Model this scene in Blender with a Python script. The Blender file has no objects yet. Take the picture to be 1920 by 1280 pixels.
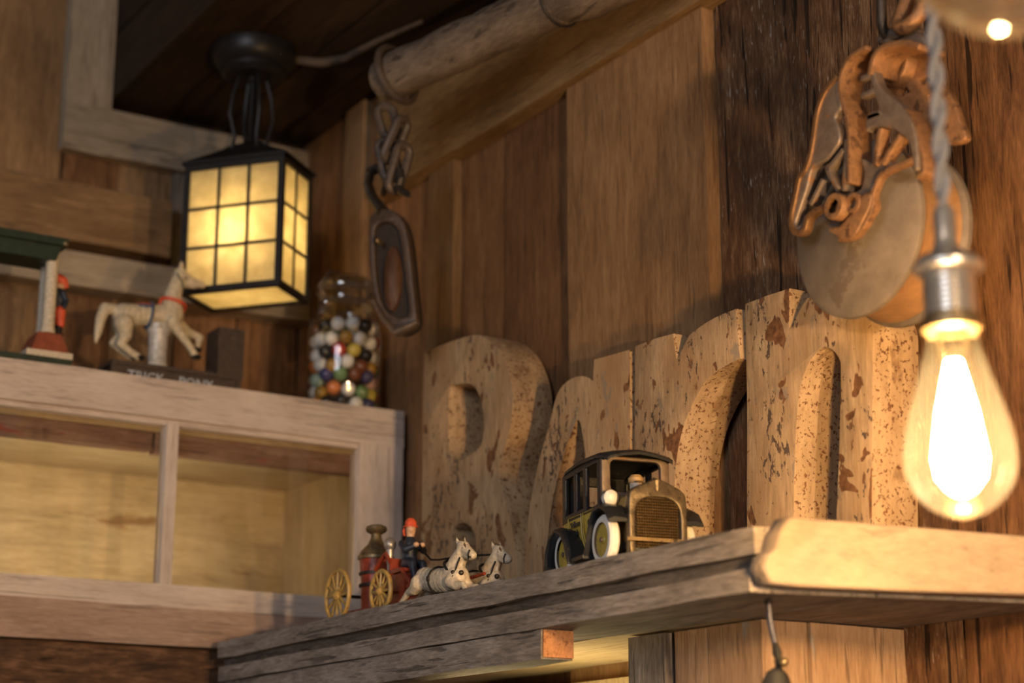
import bpy, bmesh, math, random
from mathutils import Vector, Matrix
random.seed(7)
C = bpy.context.scene.collection
SC = bpy.context.scene
PI = math.pi
# ---------------------------------------------------------------- camera, world, lights, exposure
F = 3400.0
PITCH, YAW = math.radians(15.14), math.radians(32.06)
cam = bpy.data.cameras.new('camera'); co = bpy.data.objects.new('camera', cam); C.objects.link(co)
cam.sensor_width = 36; cam.lens = F / 1920 * 36
co.rotation_euler = (PI / 2 + PITCH, 0, -YAW); cam.clip_start = .02
cam.dof.use_dof = True; cam.dof.focus_distance = 1.66; cam.dof.aperture_fstop = 4.6
SC.camera = co
SC.view_settings.view_transform = 'Standard'; SC.view_settings.look = 'None'
SC.view_settings.gamma = 1; SC.view_settings.use_curve_mapping = False
SC.view_settings.exposure = 1.08
w = bpy.data.worlds.new('world'); SC.world = w; w.use_nodes = True
w.node_tree.nodes['Background'].inputs[0].default_value = (.9, .78, .66, 1)
w.node_tree.nodes['Background'].inputs[1].default_value = .045

def light(name, kind, loc, energy, color, size=.1, target=None, **k):
    l = bpy.data.lights.new(name, kind); o = bpy.data.objects.new(name, l); C.objects.link(o)
    o.location = loc; l.energy = energy; l.color = color
    if kind == 'AREA': l.size = size
    else: l.shadow_soft_size = size
    if target is not None:
        o.rotation_euler = (Vector(target) - Vector(loc)).to_track_quat('-Z', 'Y').to_euler()
    for a, b in k.items(): setattr(l, a, b)
    return o
light('window_daylight', 'AREA', (-1.9, -.6, .9), 16, (.84, .89, 1.0), 1.1, (.8, 1.8, .4))
light('room_pendant_light', 'POINT', (-.45, .35, .95), 2.0, (1, .70, .42), .05)
light('pendant_filament_light', 'POINT', (.7525, .722, .203), 5.2, (1, .645, .36), .016)
light('added_warm_light', 'POINT', (.45, -.25, .10), 30, (1, .70, .42), .022)  # unseen lamp, added because the bulb alone falls off before the far letters
light('lantern_light', 'POINT', (.891, 2.0676, .742), .25, (1, .86, .60), .028)
light('cabinet_light', 'AREA', (.72, 2.062, .30), .29, (1, .87, .60), .3, (.72, 2.26, .41), shape='RECTANGLE', size_y=.02)
light('under_shelf_light', 'AREA', (.955, 1.50, .05), .24, (1, .80, .40), .15, (1.06, 1.42, .2))

# ---------------------------------------------------------------- pixel helper: a photo point at a real distance
cp, sp, ct, st = math.cos(PITCH), math.sin(PITCH), math.cos(YAW), math.sin(YAW)
def at(px, py, X=None, Y=None, Z=None):
    dx = (px - 960) / F; dy = (640 - py) / F; k = cp - dy * sp
    r = (k * st + dx * ct, k * ct - dx * st, sp + dy * cp)
    t = X / r[0] if X is not None else Y / r[1] if Y is not None else Z / r[2]
    return Vector((r[0] * t, r[1] * t, r[2] * t))

# ---------------------------------------------------------------- object helpers
WM = {}
def wm(o):
    return WM.get(o.name, Matrix.Identity(4))
def tag(o, label=None, cat=None, group=None, kind=None):
    if label: o['label'] = label
    if cat: o['category'] = cat
    if group: o['group'] = group
    if kind: o['kind'] = kind
    return o
def thing(name, label, cat, loc=(0, 0, 0), rz=0, group=None):
    o = bpy.data.objects.new(name, None); C.objects.link(o)
    o.empty_display_size = .02
    o.location = loc; o.rotation_euler = (0, 0, rz)
    WM[o.name] = Matrix.Translation(loc) @ Matrix.Rotation(rz, 4, 'Z')
    return tag(o, label, cat, group)
def obj(name, bm, mats, parent=None, local=False, smooth=False, sharp=40):
    """link a bmesh as one mesh object; verts are world coordinates unless local=True (parent space)"""
    if not isinstance(mats, (list, tuple)): mats = [mats]
    M = Matrix.Identity(4)
    if parent is not None and not local:
        bmesh.ops.transform(bm, matrix=wm(parent).inverted(), verts=bm.verts)
    xs = [v.co for v in bm.verts]
    c = Vector([(min(v[i] for v in xs) + max(v[i] for v in xs)) / 2 for i in range(3)])
    bmesh.ops.translate(bm, vec=-c, verts=bm.verts)
    bmesh.ops.recalc_face_normals(bm, faces=bm.faces)
    me = bpy.data.meshes.new(name)
    if smooth:
        for f in bm.faces: f.smooth = True
        for e in bm.edges:
            if len(e.link_faces) == 2 and e.calc_face_angle(0) > math.radians(sharp): e.smooth = False
    bm.to_mesh(me); bm.free()
    for m in mats: me.materials.append(m)
    o = bpy.data.objects.new(name, me); C.objects.link(o)
    o.location = c
    if parent is not None:
        o.parent = parent
        WM[o.name] = wm(parent) @ Matrix.Translation(c)
    else:
        WM[o.name] = Matrix.Translation(c)
    return o
def struct(o):
    o['kind'] = 'structure'; return o
def NB(): return bmesh.new()
def add_box(bm, x0, x1, y0, y1, z0, z1, bev=0, mat=None, seg=1, axis=None, jit=0):
    n = {'X': 0, 'Y': 1, 'Z': 2, None: 2}[axis]
    lo, hi = [x0, y0, z0], [x1, y1, z1]
    a, b = [(1, 2), (2, 0), (0, 1)][n]
    rings = []
    for i in range(seg + 1):
        t = i / seg; ring = []
        for (s, q) in ((0, 0), (1, 0), (1, 1), (0, 1)):
            p = [0, 0, 0]; p[n] = lo[n] + (hi[n] - lo[n]) * t
            p[a] = (lo[a], hi[a])[s] + random.uniform(-jit, jit)
            p[b] = (lo[b], hi[b])[q] + random.uniform(-jit, jit)
            v = Vector(p)
            if mat is not None: v = mat @ v
            ring.append(bm.verts.new(v))
        rings.append(ring)
    fs = []
    for i in range(seg):
        for k in range(4):
            fs.append(bm.faces.new((rings[i][k], rings[i][(k + 1) % 4], rings[i + 1][(k + 1) % 4], rings[i + 1][k])))
    fs.append(bm.faces.new(rings[0][::-1])); fs.append(bm.faces.new(rings[-1]))
    if bev > 0:
        es = [e for e in {e for f in fs for e in f.edges} if e.calc_face_angle(0) > .6]
        bmesh.ops.bevel(bm, geom=es, offset=bev, segments=1, affect='EDGES', profile=.5)
    return bm
def board(name, x0, x1, y0, y1, z0, z1, m, axis, parent=None, bev=.0015, jit=.0006, seg=4, rot=None):
    bm = NB(); add_box(bm, x0, x1, y0, y1, z0, z1, bev, None, seg, axis, jit)
    if rot:
        c = Vector(((x0 + x1) / 2, (y0 + y1) / 2, (z0 + z1) / 2))
        bmesh.ops.rotate(bm, cent=c, matrix=Matrix.Rotation(rot[1], 3, rot[0]), verts=bm.verts)
    return obj(name, bm, m, parent)
def frame_of(d):
    d = Vector(d).normalized()
    u = d.orthogonal().normalized(); return d, u, d.cross(u)
def add_tube(bm, pts, r, n=8, closed=False, caps=True, flat=1.0, flat_dir=None):
    pts = [Vector(p) for p in pts]; N = len(pts)
    rs = list(r) if isinstance(r, (list, tuple)) else [r] * N
    rings = []; u = None
    for i, p in enumerate(pts):
        if closed: d = pts[(i + 1) % N] - pts[i - 1]
        else: d = pts[min(i + 1, N - 1)] - pts[max(i - 1, 0)]
        d.normalize()
        if flat_dir is not None: u = (Vector(flat_dir) - d * d.dot(Vector(flat_dir))).normalized()
        elif u is None: u = d.orthogonal().normalized()
        else:
            u = u - d * u.dot(d)
            u = u.normalized() if u.length > 1e-6 else d.orthogonal().normalized()
        v = d.cross(u)
        rings.append([bm.verts.new(p + (u * math.cos(2 * PI * k / n) * flat + v * math.sin(2 * PI * k / n)) * rs[i]) for k in range(n)])
    M = N if closed else N - 1
    for i in range(M):
        A, B = rings[i], rings[(i + 1) % N]
        for k in range(n):
            bm.faces.new((A[k], A[(k + 1) % n], B[(k + 1) % n], B[k]))
    if not closed and caps:
        bm.faces.new(rings[0][::-1]); bm.faces.new(rings[-1])
    return bm
def add_lathe(bm, prof, c=(0, 0, 0), n=24, axis='Z', mat=None, closed=False):
    """prof: list of (radius, height)"""
    rings = []
    R = {'Z': Matrix.Identity(3), 'X': Matrix(((0, 0, 1), (0, 1, 0), (-1, 0, 0))), 'Y': Matrix(((1, 0, 0), (0, 0, 1), (0, -1, 0)))}[axis]
    for (r, h) in prof:
        if r < 1e-6:
            p = R @ Vector((0, 0, h)) + Vector(c)
            rings.append([bm.verts.new(mat @ p if mat else p)])
        else:
            ring = []
            for k in range(n):
                p = R @ Vector((r * math.cos(2 * PI * k / n), r * math.sin(2 * PI * k / n), h)) + Vector(c)
                ring.append(bm.verts.new(mat @ p if mat else p))
            rings.append(ring)
    for i in range(len(rings) if closed else len(rings) - 1):
        A, B = rings[i], rings[(i + 1) % len(rings)]
        for k in range(n):
            a0, a1 = A[k % len(A)], A[(k + 1) % len(A)]; b0, b1 = B[k % len(B)], B[(k + 1) % len(B)]
            vs = []
            for v in (a0, a1, b1, b0):
                if v not in vs: vs.append(v)
            if len(vs) > 2: bm.faces.new(vs)
    return bm
def add_ball(bm, c, r, seg=12, rings=8, scale=(1, 1, 1), rot=None):
    M = Matrix.Translation(c) @ (rot.to_4x4() if rot else Matrix.Identity(4)) @ Matrix.Diagonal((*scale, 1))
    bmesh.ops.create_uvsphere(bm, u_segments=seg, v_segments=rings, radius=r, matrix=M)
    return bm
def curve2d(polys, thick, bev=0, res=1):
    """filled 2D outline(s), inner ones become holes, extruded along local z by thick"""
    cu = bpy.data.curves.new('t', 'CURVE'); cu.dimensions = '2D'; cu.fill_mode = 'BOTH'
    cu.extrude = thick / 2 - bev; cu.bevel_depth = bev; cu.bevel_resolution = res; cu.offset = -bev
    for p in polys:
        s = cu.splines.new('POLY'); s.points.add(len(p) - 1); s.use_cyclic_u = True
        for i, q in enumerate(p): s.points[i].co = (q[0], q[1], 0, 1)
    return from_curve(cu)
def from_curve(cu):
    o = bpy.data.objects.new('t', cu); C.objects.link(o)
    bpy.context.view_layer.update()
    dg = bpy.context.evaluated_depsgraph_get()
    me = bpy.data.meshes.new_from_object(o.evaluated_get(dg))
    bm = NB(); bm.from_mesh(me)
    bpy.data.objects.remove(o); bpy.data.curves.remove(cu); bpy.data.meshes.remove(me)
    bmesh.ops.remove_doubles(bm, verts=bm.verts, dist=1e-6)
    return bm
def text_bm(s, size, thick=.0006, align='CENTER'):
    cu = bpy.data.curves.new('t', 'FONT'); cu.body = s; cu.size = size; cu.extrude = thick / 2
    cu.align_x = align; cu.align_y = 'CENTER'; cu.resolution_u = 2
    return from_curve(cu)
TOX = Matrix(((0, 0, -1, 0), (-1, 0, 0, 0), (0, 1, 0, 0), (0, 0, 0, 1)))     # local (a,b,c) -> (-c,-a,b): a plate facing -X
TOY = Matrix(((1, 0, 0, 0), (0, 0, -1, 0), (0, 1, 0, 0), (0, 0, 0, 1)))      # local (a,b,c) -> (a,-c,b): a plate facing -Y
def plate_X(polys, X0, X1, bev=.001, res=1):
    """polys: lists of (Y,Z); plate between X0 (front, room side) and X1"""
    bm = curve2d([[(-p[0], p[1]) for p in q] for q in polys], abs(X1 - X0), bev, res)
    bmesh.ops.transform(bm, matrix=Matrix.Translation(((X0 + X1) / 2, 0, 0)) @ TOX, verts=bm.verts); return bm
def plate_Y(polys, Y0, Y1, bev=.001, res=1):
    bm = curve2d(polys, abs(Y1 - Y0), bev, res)
    bmesh.ops.transform(bm, matrix=Matrix.Translation((0, (Y0 + Y1) / 2, 0)) @ TOY, verts=bm.verts); return bm
def spline(pts, n=5, closed=True):
    """Catmull-Rom through pts; a point with a third entry is a sharp corner"""
    out = []; N = len(pts)
    P = [Vector(p[:2]) for p in pts]
    for i in range(N if closed else N - 1):
        j = (i + 1) % N; a, b = P[i], P[j]
        c0 = len(pts[i]) > 2 or (not closed and i == 0); c1 = len(pts[j]) > 2 or (not closed and j == N - 1)
        m0 = (b - a) if c0 else (b - P[i - 1]) / 2
        m1 = (b - a) if c1 else (P[(j + 1) % N] - a) / 2
        k = 1 if (c0 and c1) else n
        for s in range(k):
            t = s / k; t2, t3 = t * t, t ** 3
            out.append((2 * t3 - 3 * t2 + 1) * a + (t3 - 2 * t2 + t) * m0 + (-2 * t3 + 3 * t2) * b + (t3 - t2) * m1)
    if not closed: out.append(P[-1])
    return [(v.x, v.y) for v in out]
def trX(pts, X):
    """pixel outline -> (Y,Z) on the plane X, keeping corner marks"""
    r = []
    for p in pts:
        v = at(p[0], p[1], X=X); r.append((v.y, v.z) + ((1,) if len(p) > 2 else ()))
    return r
def blob(name, chains, balls, voxel, mat, parent, local=False, smooth_it=4, zmin=None):
    """one continuous body: swept chains and ellipsoids fused by a voxel remesh"""
    bm = NB()
    for pts, rs in chains:
        pts = [Vector(p) for p in pts]
        for i in range(len(pts) - 1):
            a, b = pts[i], pts[i + 1]; n = max(2, int((b - a).length / max(min(rs[i], rs[i + 1]) * .5, 1e-4)))
            for k in range(n + (1 if i == len(pts) - 2 else 0)):
                t = k / n; add_ball(bm, a.lerp(b, t), rs[i] + (rs[i + 1] - rs[i]) * t, 10, 7)
    for b in balls: add_ball(bm, *b)
    me = bpy.data.meshes.new('t'); bm.to_mesh(me); bm.free()
    o = bpy.data.objects.new('t', me); C.objects.link(o)
    m = o.modifiers.new('r', 'REMESH'); m.mode = 'VOXEL'; m.voxel_size = voxel
    s = o.modifiers.new('s', 'SMOOTH'); s.iterations = smooth_it; s.factor = .5
    bpy.context.view_layer.update()
    dg = bpy.context.evaluated_depsgraph_get(); m2 = bpy.data.meshes.new_from_object(o.evaluated_get(dg))
    bm = NB(); bm.from_mesh(m2)
    bpy.data.objects.remove(o); bpy.data.meshes.remove(me); bpy.data.meshes.remove(m2)
    if zmin is not None:
        for v in bm.verts: v.co.z = max(v.co.z, zmin)
    return obj(name, bm, mat, parent, local, True, 80)

# ---------------------------------------------------------------- materials
class NT:
    def __init__(s, name):
        s.m = bpy.data.materials.new(name); s.m.use_nodes = True; s.t = s.m.node_tree
        s.b = s.t.nodes['Principled BSDF']; s.out = s.t.nodes['Material Output']
    def n(s, typ, **k):
        x = s.t.nodes.new(typ)
        for a, v in k.items():
            if a.startswith('i_'):
                key = a[2:]; key = int(key) if key.isdigit() else key.replace('_', ' ')
                s.set(x.inputs[key], v)
            else: setattr(x, a, v)
        return x
    def set(s, inp, v):
        if hasattr(v, 'links') or hasattr(v, 'is_output'): s.t.links.new(v, inp)
        else: inp.default_value = v
    def noise(s, vec, scale, detail=3, rough=.55, dist=0):
        x = s.n('ShaderNodeTexNoise'); s.set(x.inputs['Vector'], vec); x.inputs['Scale'].default_value = scale
        x.inputs['Detail'].default_value = detail; x.inputs['Roughness'].default_value = rough; x.inputs['Distortion'].default_value = dist
        return x.outputs['Fac']
    def ramp(s, fac, stops, interp='LINEAR'):
        x = s.n('ShaderNodeValToRGB'); s.set(x.inputs[0], fac); e = x.color_ramp.elements; x.color_ramp.interpolation = interp
        while len(e) < len(stops): e.new(.5)
        for i, (p, c) in enumerate(stops):
            e[i].position = p; e[i].color = (*c, 1) if isinstance(c, tuple) else (c, c, c, 1)
        return x.outputs[0]
    def mix(s, fac, a, b, mode='MIX'):
        x = s.n('ShaderNodeMix', data_type='RGBA', blend_type=mode)
        s.set(x.inputs[0], fac); s.set(x.inputs[6], a if not isinstance(a, tuple) else (*a, 1)); s.set(x.inputs[7], b if not isinstance(b, tuple) else (*b, 1))
        return x.outputs[2]
    def math(s, op, a, b=0):
        x = s.n('ShaderNodeMath', operation=op); s.set(x.inputs[0], a); s.set(x.inputs[1], b); return x.outputs[0]
    def vmul(s, v, k):
        x = s.n('ShaderNodeVectorMath', operation='MULTIPLY'); s.set(x.inputs[0], v); s.set(x.inputs[1], k); return x.outputs[0]
    def coords(s, rnd=True):
        tc = s.n('ShaderNodeTexCoord').outputs['Object']
        if not rnd: return tc
        oi = s.n('ShaderNodeObjectInfo').outputs['Random']
        x = s.n('ShaderNodeVectorMath', operation='ADD'); s.set(x.inputs[0], tc)
        y = s.n('ShaderNodeVectorMath', operation='SCALE'); y.inputs[0].default_value = (13.1, 7.7, 23.3); s.set(y.inputs['Scale'], oi)
        s.set(x.inputs[1], y.outputs[0]); return x.outputs[0]
    def bump(s, h, strength, dist=.002):
        x = s.n('ShaderNodeBump'); x.inputs['Strength'].default_value = strength; x.inputs['Distance'].default_value = dist
        s.set(x.inputs['Height'], h); s.set(s.b.inputs['Normal'], x.outputs[0])
    def fin(s, color=None, rough=.6, metal=0, spec=.5, rough_s=None):
        if color is not None: s.set(s.b.inputs['Base Color'], color if not isinstance(color, tuple) else (*color, 1))
        s.set(s.b.inputs['Roughness'], rough); s.b.inputs['Metallic'].default_value = metal
        s.b.inputs['Specular IOR Level'].default_value = spec
        return s.m
_wc = {}
def wood(key, dark, mid, lightc, axis='Z', across=1.0, var=.35, blot=None, crack=.5, rough=.78, bump=.5, contrast=1.0, spec=.25, fleck=None):
    k = (key, axis)
    if k in _wc: return _wc[k]
    s = NT('%s_wood_along_%s' % (key, axis.lower())); v = s.coords()
    def st(al, ac): return {'X': (al, ac, ac), 'Y': (ac, al, ac), 'Z': (ac, ac, al)}[axis]
    fine = s.noise(s.vmul(v, st(60, 560 * across)), 1, 5, .65, .3)
    band = s.noise(s.vmul(v, st(8, 75 * across)), 1, 6, .66, 1.0)
    patch = s.noise(s.vmul(v, st(9, 13)), 1, 5, .62)
    f = s.math('ADD', s.math('MULTIPLY', fine, .34), s.math('ADD', s.math('MULTIPLY', band, .38), s.math('MULTIPLY', patch, .28)))
    h = .13 / contrast
    col = s.ramp(f, [(.5 - h, dark), (.5, mid), (.5 + h, lightc)])
    if blot:
        bc, lo, sc_ = blot
        bn = s.noise(s.vmul(v, st(sc_, sc_ * 4)), 1, 5, .65, .4)
        col = s.mix(s.ramp(bn, [(lo, 0.0), (lo + .07, 1.0)]), col, bc)
    if fleck:
        fk = s.noise(s.vmul(v, st(75, 420)), 1, 3, .5, .4)
        fl_ = s.math('MULTIPLY', s.ramp(fk, [(.62, 0.0), (.68, 1.0)]), s.ramp(s.noise(s.vmul(v, st(12, 20)), 1, 3), [(.45, 0.0), (.62, .85)]))
        col = s.mix(fl_, col, fleck)
    ck = s.noise(s.vmul(v, st(9, 210 * across)), 1, 3, .5, .5)
    ckm = s.ramp(ck, [(.33, 1.0), (.38, 0.0)])
    col = s.mix(s.math('MULTIPLY', ckm, crack), col, tuple(c * .28 for c in dark))
    oi = s.n('ShaderNodeObjectInfo').outputs['Random']
    hs = s.n('ShaderNodeHueSaturation'); s.set(hs.inputs['Color'], col)
    s.set(hs.inputs['Value'], s.math('ADD', s.math('MULTIPLY', oi, var), 1 - var / 2))
    hgt = s.math('SUBTRACT', s.math('ADD', s.math('MULTIPLY', fine, .5), s.math('MULTIPLY', band, .5)), s.math('MULTIPLY', ckm, .5))
    s.bump(hgt, bump, .0025)
    _wc[k] = s.fin(hs.outputs[0], rough, 0, spec); return _wc[k]
def W_wall(a): return wood('brown_barn', (.10, .045, .018), (.205, .10, .042), (.32, .17, .078), a, var=.4, crack=.5)
def W_rough(a): return wood('dark_rough_barn', (.055, .026, .012), (.115, .054, .024), (.24, .135, .068), a, .6, var=.2, crack=.9, bump=1.0, contrast=1.25, fleck=(.40, .33, .27))
def W_mid(a): return wood('mid_brown_barn', (.14, .07, .03), (.25, .135, .06), (.35, .205, .10), a, var=.1, crack=.35)
def W_deep(a): return wood('deep_brown_barn', (.07, .031, .013), (.145, .068, .029), (.23, .118, .052), a, var=.1, crack=.7)
def W_reddish(a): return wood('reddish_rough_barn', (.055, .023, .010), (.135, .060, .024), (.24, .115, .05), a, .8, var=.1, crack=.9, bump=.9, contrast=1.2)
def W_light(a): return wood('tan_barn', (.13, .072, .034), (.235, .138, .066), (.34, .21, .108), a, var=.25, crack=.4)
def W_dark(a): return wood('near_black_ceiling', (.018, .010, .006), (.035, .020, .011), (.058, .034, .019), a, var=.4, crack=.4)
def W_grey(a): return wood('grey_weathered', (.11, .09, .075), (.235, .195, .165), (.37, .32, .28), a, .8, var=.25, crack=.6, bump=.8, contrast=1.15)
def W_white(a): return wood('whitewashed', (.36, .28, .23), (.54, .44, .37), (.64, .54, .47), a, var=.08, crack=.35, blot=((.30, .22, .18), .66, 10))
def W_trim(a): return wood('cream_weathered', (.22, .17, .115), (.34, .27, .19), (.43, .35, .255), a, var=.15, crack=.4, blot=((.20, .15, .11), .6, 9))
def W_red(a): return wood('faded_red_brown', (.12, .06, .042), (.215, .12, .085), (.32, .20, .15), a, var=.1, crack=.6, blot=((.28, .06, .035), .60, 12))
def W_pine(a): return wood('yellow_pine', (.30, .205, .11), (.44, .32, .18), (.54, .41, .25), a, var=.12, crack=.25, blot=((.26, .15, .07), .64, 8))
def W_post(a): return wood('orange_grey_post', (.24, .14, .075), (.385, .24, .14), (.50, .34, .215), a, var=.15, crack=.55, blot=((.34, .32, .30), .6, 9))
def W_end(a): return wood('pale_sawn', (.21, .155, .11), (.28, .21, .15), (.34, .26, .19), a, .5, var=.05, crack=.3)
def W_log(a): return wood('peeled_log', (.075, .052, .037), (.145, .105, .075), (.23, .175, .13), a, .5, var=.1, crack=.6, bump=.8)

def simple(name, col, rough=.5, metal=0, spec=.5, wear=None, wlo=.6, wscale=120, bump=0, var=.25):
    s = NT(name); v = s.coords(False)
    n = s.noise(v, wscale, 5, .6)
    c = s.mix(s.ramp(n, [(.3, 0.0), (.7, 1.0)]), tuple(x * (1 - var) for x in col), tuple(min(1, x * (1 + var)) for x in col))
    if wear:
        n2 = s.noise(v, wscale * .6, 6, .65, .3)
        c = s.mix(s.ramp(n2, [(wlo, 0.0), (wlo + .05, 1.0)]), c, wear)
    if bump: s.bump(n, bump, .0015)
    return s.fin(c, rough, metal, spec)
def letter_mat(name, side):
    s = NT(name); v = s.coords(True)
    st = s.vmul(v, (1, 1, .42)); st2 = s.vmul(v, (1, 1, .25))
    base = s.ramp(s.noise(st2, 70, 5, .6), [(.3, (.36, .23, .118)), (.55, (.48, .32, .175)), (.75, (.56, .39, .225))])
    rust = s.ramp(s.noise(v, 160, 4), [(.35, (.11, .045, .018)), (.65, (.24, .11, .045))])
    if side:
        sp_ = s.noise(v, 280, 4, .6, .4); lo = .565
        m = s.ramp(sp_, [(lo, 0.0), (lo + .04, 1.0)])
        big = s.ramp(s.noise(st, 38, 4, .6), [(.60, 0.0), (.66, .55)])
        col = s.mix(m, base, rust); col = s.mix(big, col, rust)
    else:
        st3 = s.vmul(v, (1, 1, .5))
        big = s.ramp(s.noise(s.vmul(v, (1, 1, .62)), 38, 3, .5, .5), [(.64, 0.0), (.65, 1.0)])
        fl = s.noise(st3, 150, 5, .68, .3); edge = s.noise(st3, 18, 3)
        flm = s.ramp(s.math('ADD', s.math('MULTIPLY', fl, .6), s.math('MULTIPLY', edge, .4)), [(.572, 0.0), (.582, 1.0)])
        grey = s.ramp(s.noise(st3, 40, 5, .7, .6), [(.60, 0.0), (.66, .75)])
        smear = s.ramp(s.noise(st3, 16, 5), [(.42, 0.0), (.68, .75)])
        stk = s.ramp(s.noise(s.vmul(v, (1, 1, .1)), 420, 4, .6), [(.35, (.78, .76, .74)), (.65, (1.08, 1.08, 1.08))]); base = s.mix(1.0, base, stk, 'MULTIPLY'); col = s.mix(smear, base, (.33, .18, .08)); col = s.mix(grey, col, (.23, .185, .14)); col = s.mix(flm, col, (.10, .065, .045)); col = s.mix(big, col, rust)
        dots = s.ramp(s.noise(s.vmul(v, (1, 1, .7)), 92, 3, .5, .4), [(.655, 0.0), (.675, .9)])
        col = s.mix(dots, col, rust)
        m = s.math('MAXIMUM', big, flm)
    s.bump(s.math('SUBTRACT', s.noise(v, 300, 4), s.math('MULTIPLY', m, 1.5)), .35, .001)
    return s.fin(col, .62, 0, .35)
L_FACE = letter_mat('peeling_cream_paint_face', False); L_SIDE = letter_mat('speckled_rusty_paint_side', True)
RUST = simple('rusty_iron', (.23, .115, .052), .52, .35, .5, (.10, .048, .024), .58, 160, .5, .3)
IRON_G = simple('grey_brown_iron', (.17, .125, .095), .5, .45, .5, (.24, .12, .055), .60, 120, .4)
IRON_C = simple('brown_chain_iron', (.085, .06, .045), .55, .35, .5, (.15, .085, .05), .62, 140, .4)
IRON_D = simple('dark_iron', (.045, .036, .03), .5, .6, .5, (.10, .055, .03), .62, 150, .4)
WHEEL_M = simple('weathered_grey_wheel', (.145, .112, .085), .7, .1, .35, (.115, .083, .06), .58, 45, .3)
GROOVE_M = simple('orange_brown_groove', (.30, .16, .07), .6, .2, .4, (.26, .12, .05), .6, 60, .3)
LAMP_BLK = simple('black_lamp_metal', (.022, .019, .018), .42, .4, .5)
BRASS = simple('worn_brass', (.24, .175, .095), .40, .75, .5, (.06, .045, .03), .57, 200, .35)
CHROME = simple('satin_nickel', (.62, .58, .53), .30, .85, .5, None, .6, 60, 0, .1)
BLACKP = simple('chipped_black_paint', (.02, .021, .025), .38, .2, .5, (.13, .085, .045), .66, 260, .3)
YELLOWP = simple('old_yellow_paint', (.48, .34, .055), .38, 0, .5, (.22, .15, .05), .68, 200, .2)
REDP = simple('old_red_paint', (.24, .036, .014), .36, 0, .5, (.08, .02, .012), .66, 220, .25)
CREAMP = simple('aged_white_paint', (.55, .46, .34), .5, 0, .4, (.17, .12, .085), .68, 330, .3)
WHITEP = simple('white_tire_paint', (.78, .74, .68), .45, 0, .5, (.45, .38, .32), .7, 200, .1, .08)
GILT = simple('ochre_wheel_paint', (.42, .26, .07), .45, .05, .5, (.10, .06, .025), .62, 240, .3)
SKIN = simple('painted_skin', (.56, .33, .19), .5)
REDH = simple('bright_red_paint', (.62, .085, .03), .45)
NAVY = simple('dark_blue_coat', (.018, .022, .035), .45)
BLUEP = simple('blue_strap_paint', (.05, .09, .17), .5)
GREEN_D = simple('dark_green_paint', (.018, .032, .02), .4, .1, .5, (.05, .035, .02), .62, 160, .3)
BRICK_R = simple('brick_red_paint', (.25, .065, .03), .55, 0, .4, (.12, .04, .02), .64, 120, .2)
GREYP = simple('pale_grey_letter_paint', (.40, .42, .46), .5)
DARKBOX = simple('dark_brown_iron_box', (.065, .045, .035), .5, .3, .5, (.10, .07, .05), .6, 150, .3)
CORD = simple('grey_twisted_cloth', (.20, .19, .19), .8, 0, .3)
RUBBER = simple('black_leather', (.012, .011, .010), .6, 0, .25)
PEWTER = simple('worn_pewter_and_brass', (.15, .118, .08), .40, .7, .5, (.07, .055, .04), .56, 170, .35)
GOLDG = simple('woven_gold_grille', (.10, .068, .03), .32, .8, .5, (.22, .15, .07), .6, 300)
def glass_mat(name, tint, fac=.12, rough=.02, milky=0):
    s = NT(name); t = s.t
    tr = s.n('ShaderNodeBsdfTransparent'); tr.inputs[0].default_value = (*tint, 1)
    gl = s.n('ShaderNodeBsdfGlossy'); gl.inputs['Roughness'].default_value = rough; gl.inputs[0].default_value = (1, 1, 1, 1)
    lw = s.n('ShaderNodeLayerWeight'); lw.inputs[0].default_value = .25
    mx = s.n('ShaderNodeMixShader')
    s.set(mx.inputs[0], s.math('ADD', s.math('MULTIPLY', lw.outputs['Fresnel'], .8), fac * .3))
    t.links.new(tr.outputs[0], mx.inputs[1]); t.links.new(gl.outputs[0], mx.inputs[2]); last = mx
    if milky:
        tl = s.n('ShaderNodeBsdfTranslucent'); tl.inputs[0].default_value = (*tint, 1)
        m2 = s.n('ShaderNodeMixShader'); m2.inputs[0].default_value = milky
        t.links.new(mx.outputs[0], m2.inputs[1]); t.links.new(tl.outputs[0], m2.inputs[2]); last = m2
    t.links.new(last.outputs[0], s.out.inputs[0])
    return s.m
GLASS = glass_mat('clear_glass', (.95, .95, .93)); AMBER = glass_mat('amber_bulb_glass', (.97, .84, .58), .16, .02, .005)
SMOKE = glass_mat('smoky_globe_glass', (.80, .74, .68), .35, .08, .10)
def pane_mat():
    s = NT('amber_seeded_pane'); t = s.t; v = s.coords()
    n = s.noise(v, 55, 4, .6); c = s.ramp(n, [(.3, (.66, .56, .34)), (.7, (.86, .76, .50))])
    tl = s.n('ShaderNodeBsdfTranslucent'); s.set(tl.inputs[0], c)
    df = s.n('ShaderNodeBsdfDiffuse'); s.set(df.inputs[0], c)
    tr = s.n('ShaderNodeBsdfTransparent'); s.set(tr.inputs[0], c)
    gl = s.n('ShaderNodeBsdfGlossy'); gl.inputs['Roughness'].default_value = .12
    a = s.n('ShaderNodeMixShader'); a.inputs[0].default_value = .30; t.links.new(tl.outputs[0], a.inputs[1]); t.links.new(df.outputs[0], a.inputs[2])
    b = s.n('ShaderNodeMixShader'); b.inputs[0].default_value = .12; t.links.new(a.outputs[0], b.inputs[1]); t.links.new(tr.outputs[0], b.inputs[2])
    d = s.n('ShaderNodeMixShader'); d.inputs[0].default_value = .06; t.links.new(b.outputs[0], d.inputs[1]); t.links.new(gl.outputs[0], d.inputs[2])
    t.links.new(d.outputs[0], s.out.inputs[0]); return s.m
PANE = pane_mat()
def emis(name, c, e):
    s = NT(name); s.b.inputs['Emission Color'].default_value = (*c, 1); s.b.inputs['Emission Strength'].default_value = e
    return s.fin((.8, .7, .5), .5)
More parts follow.
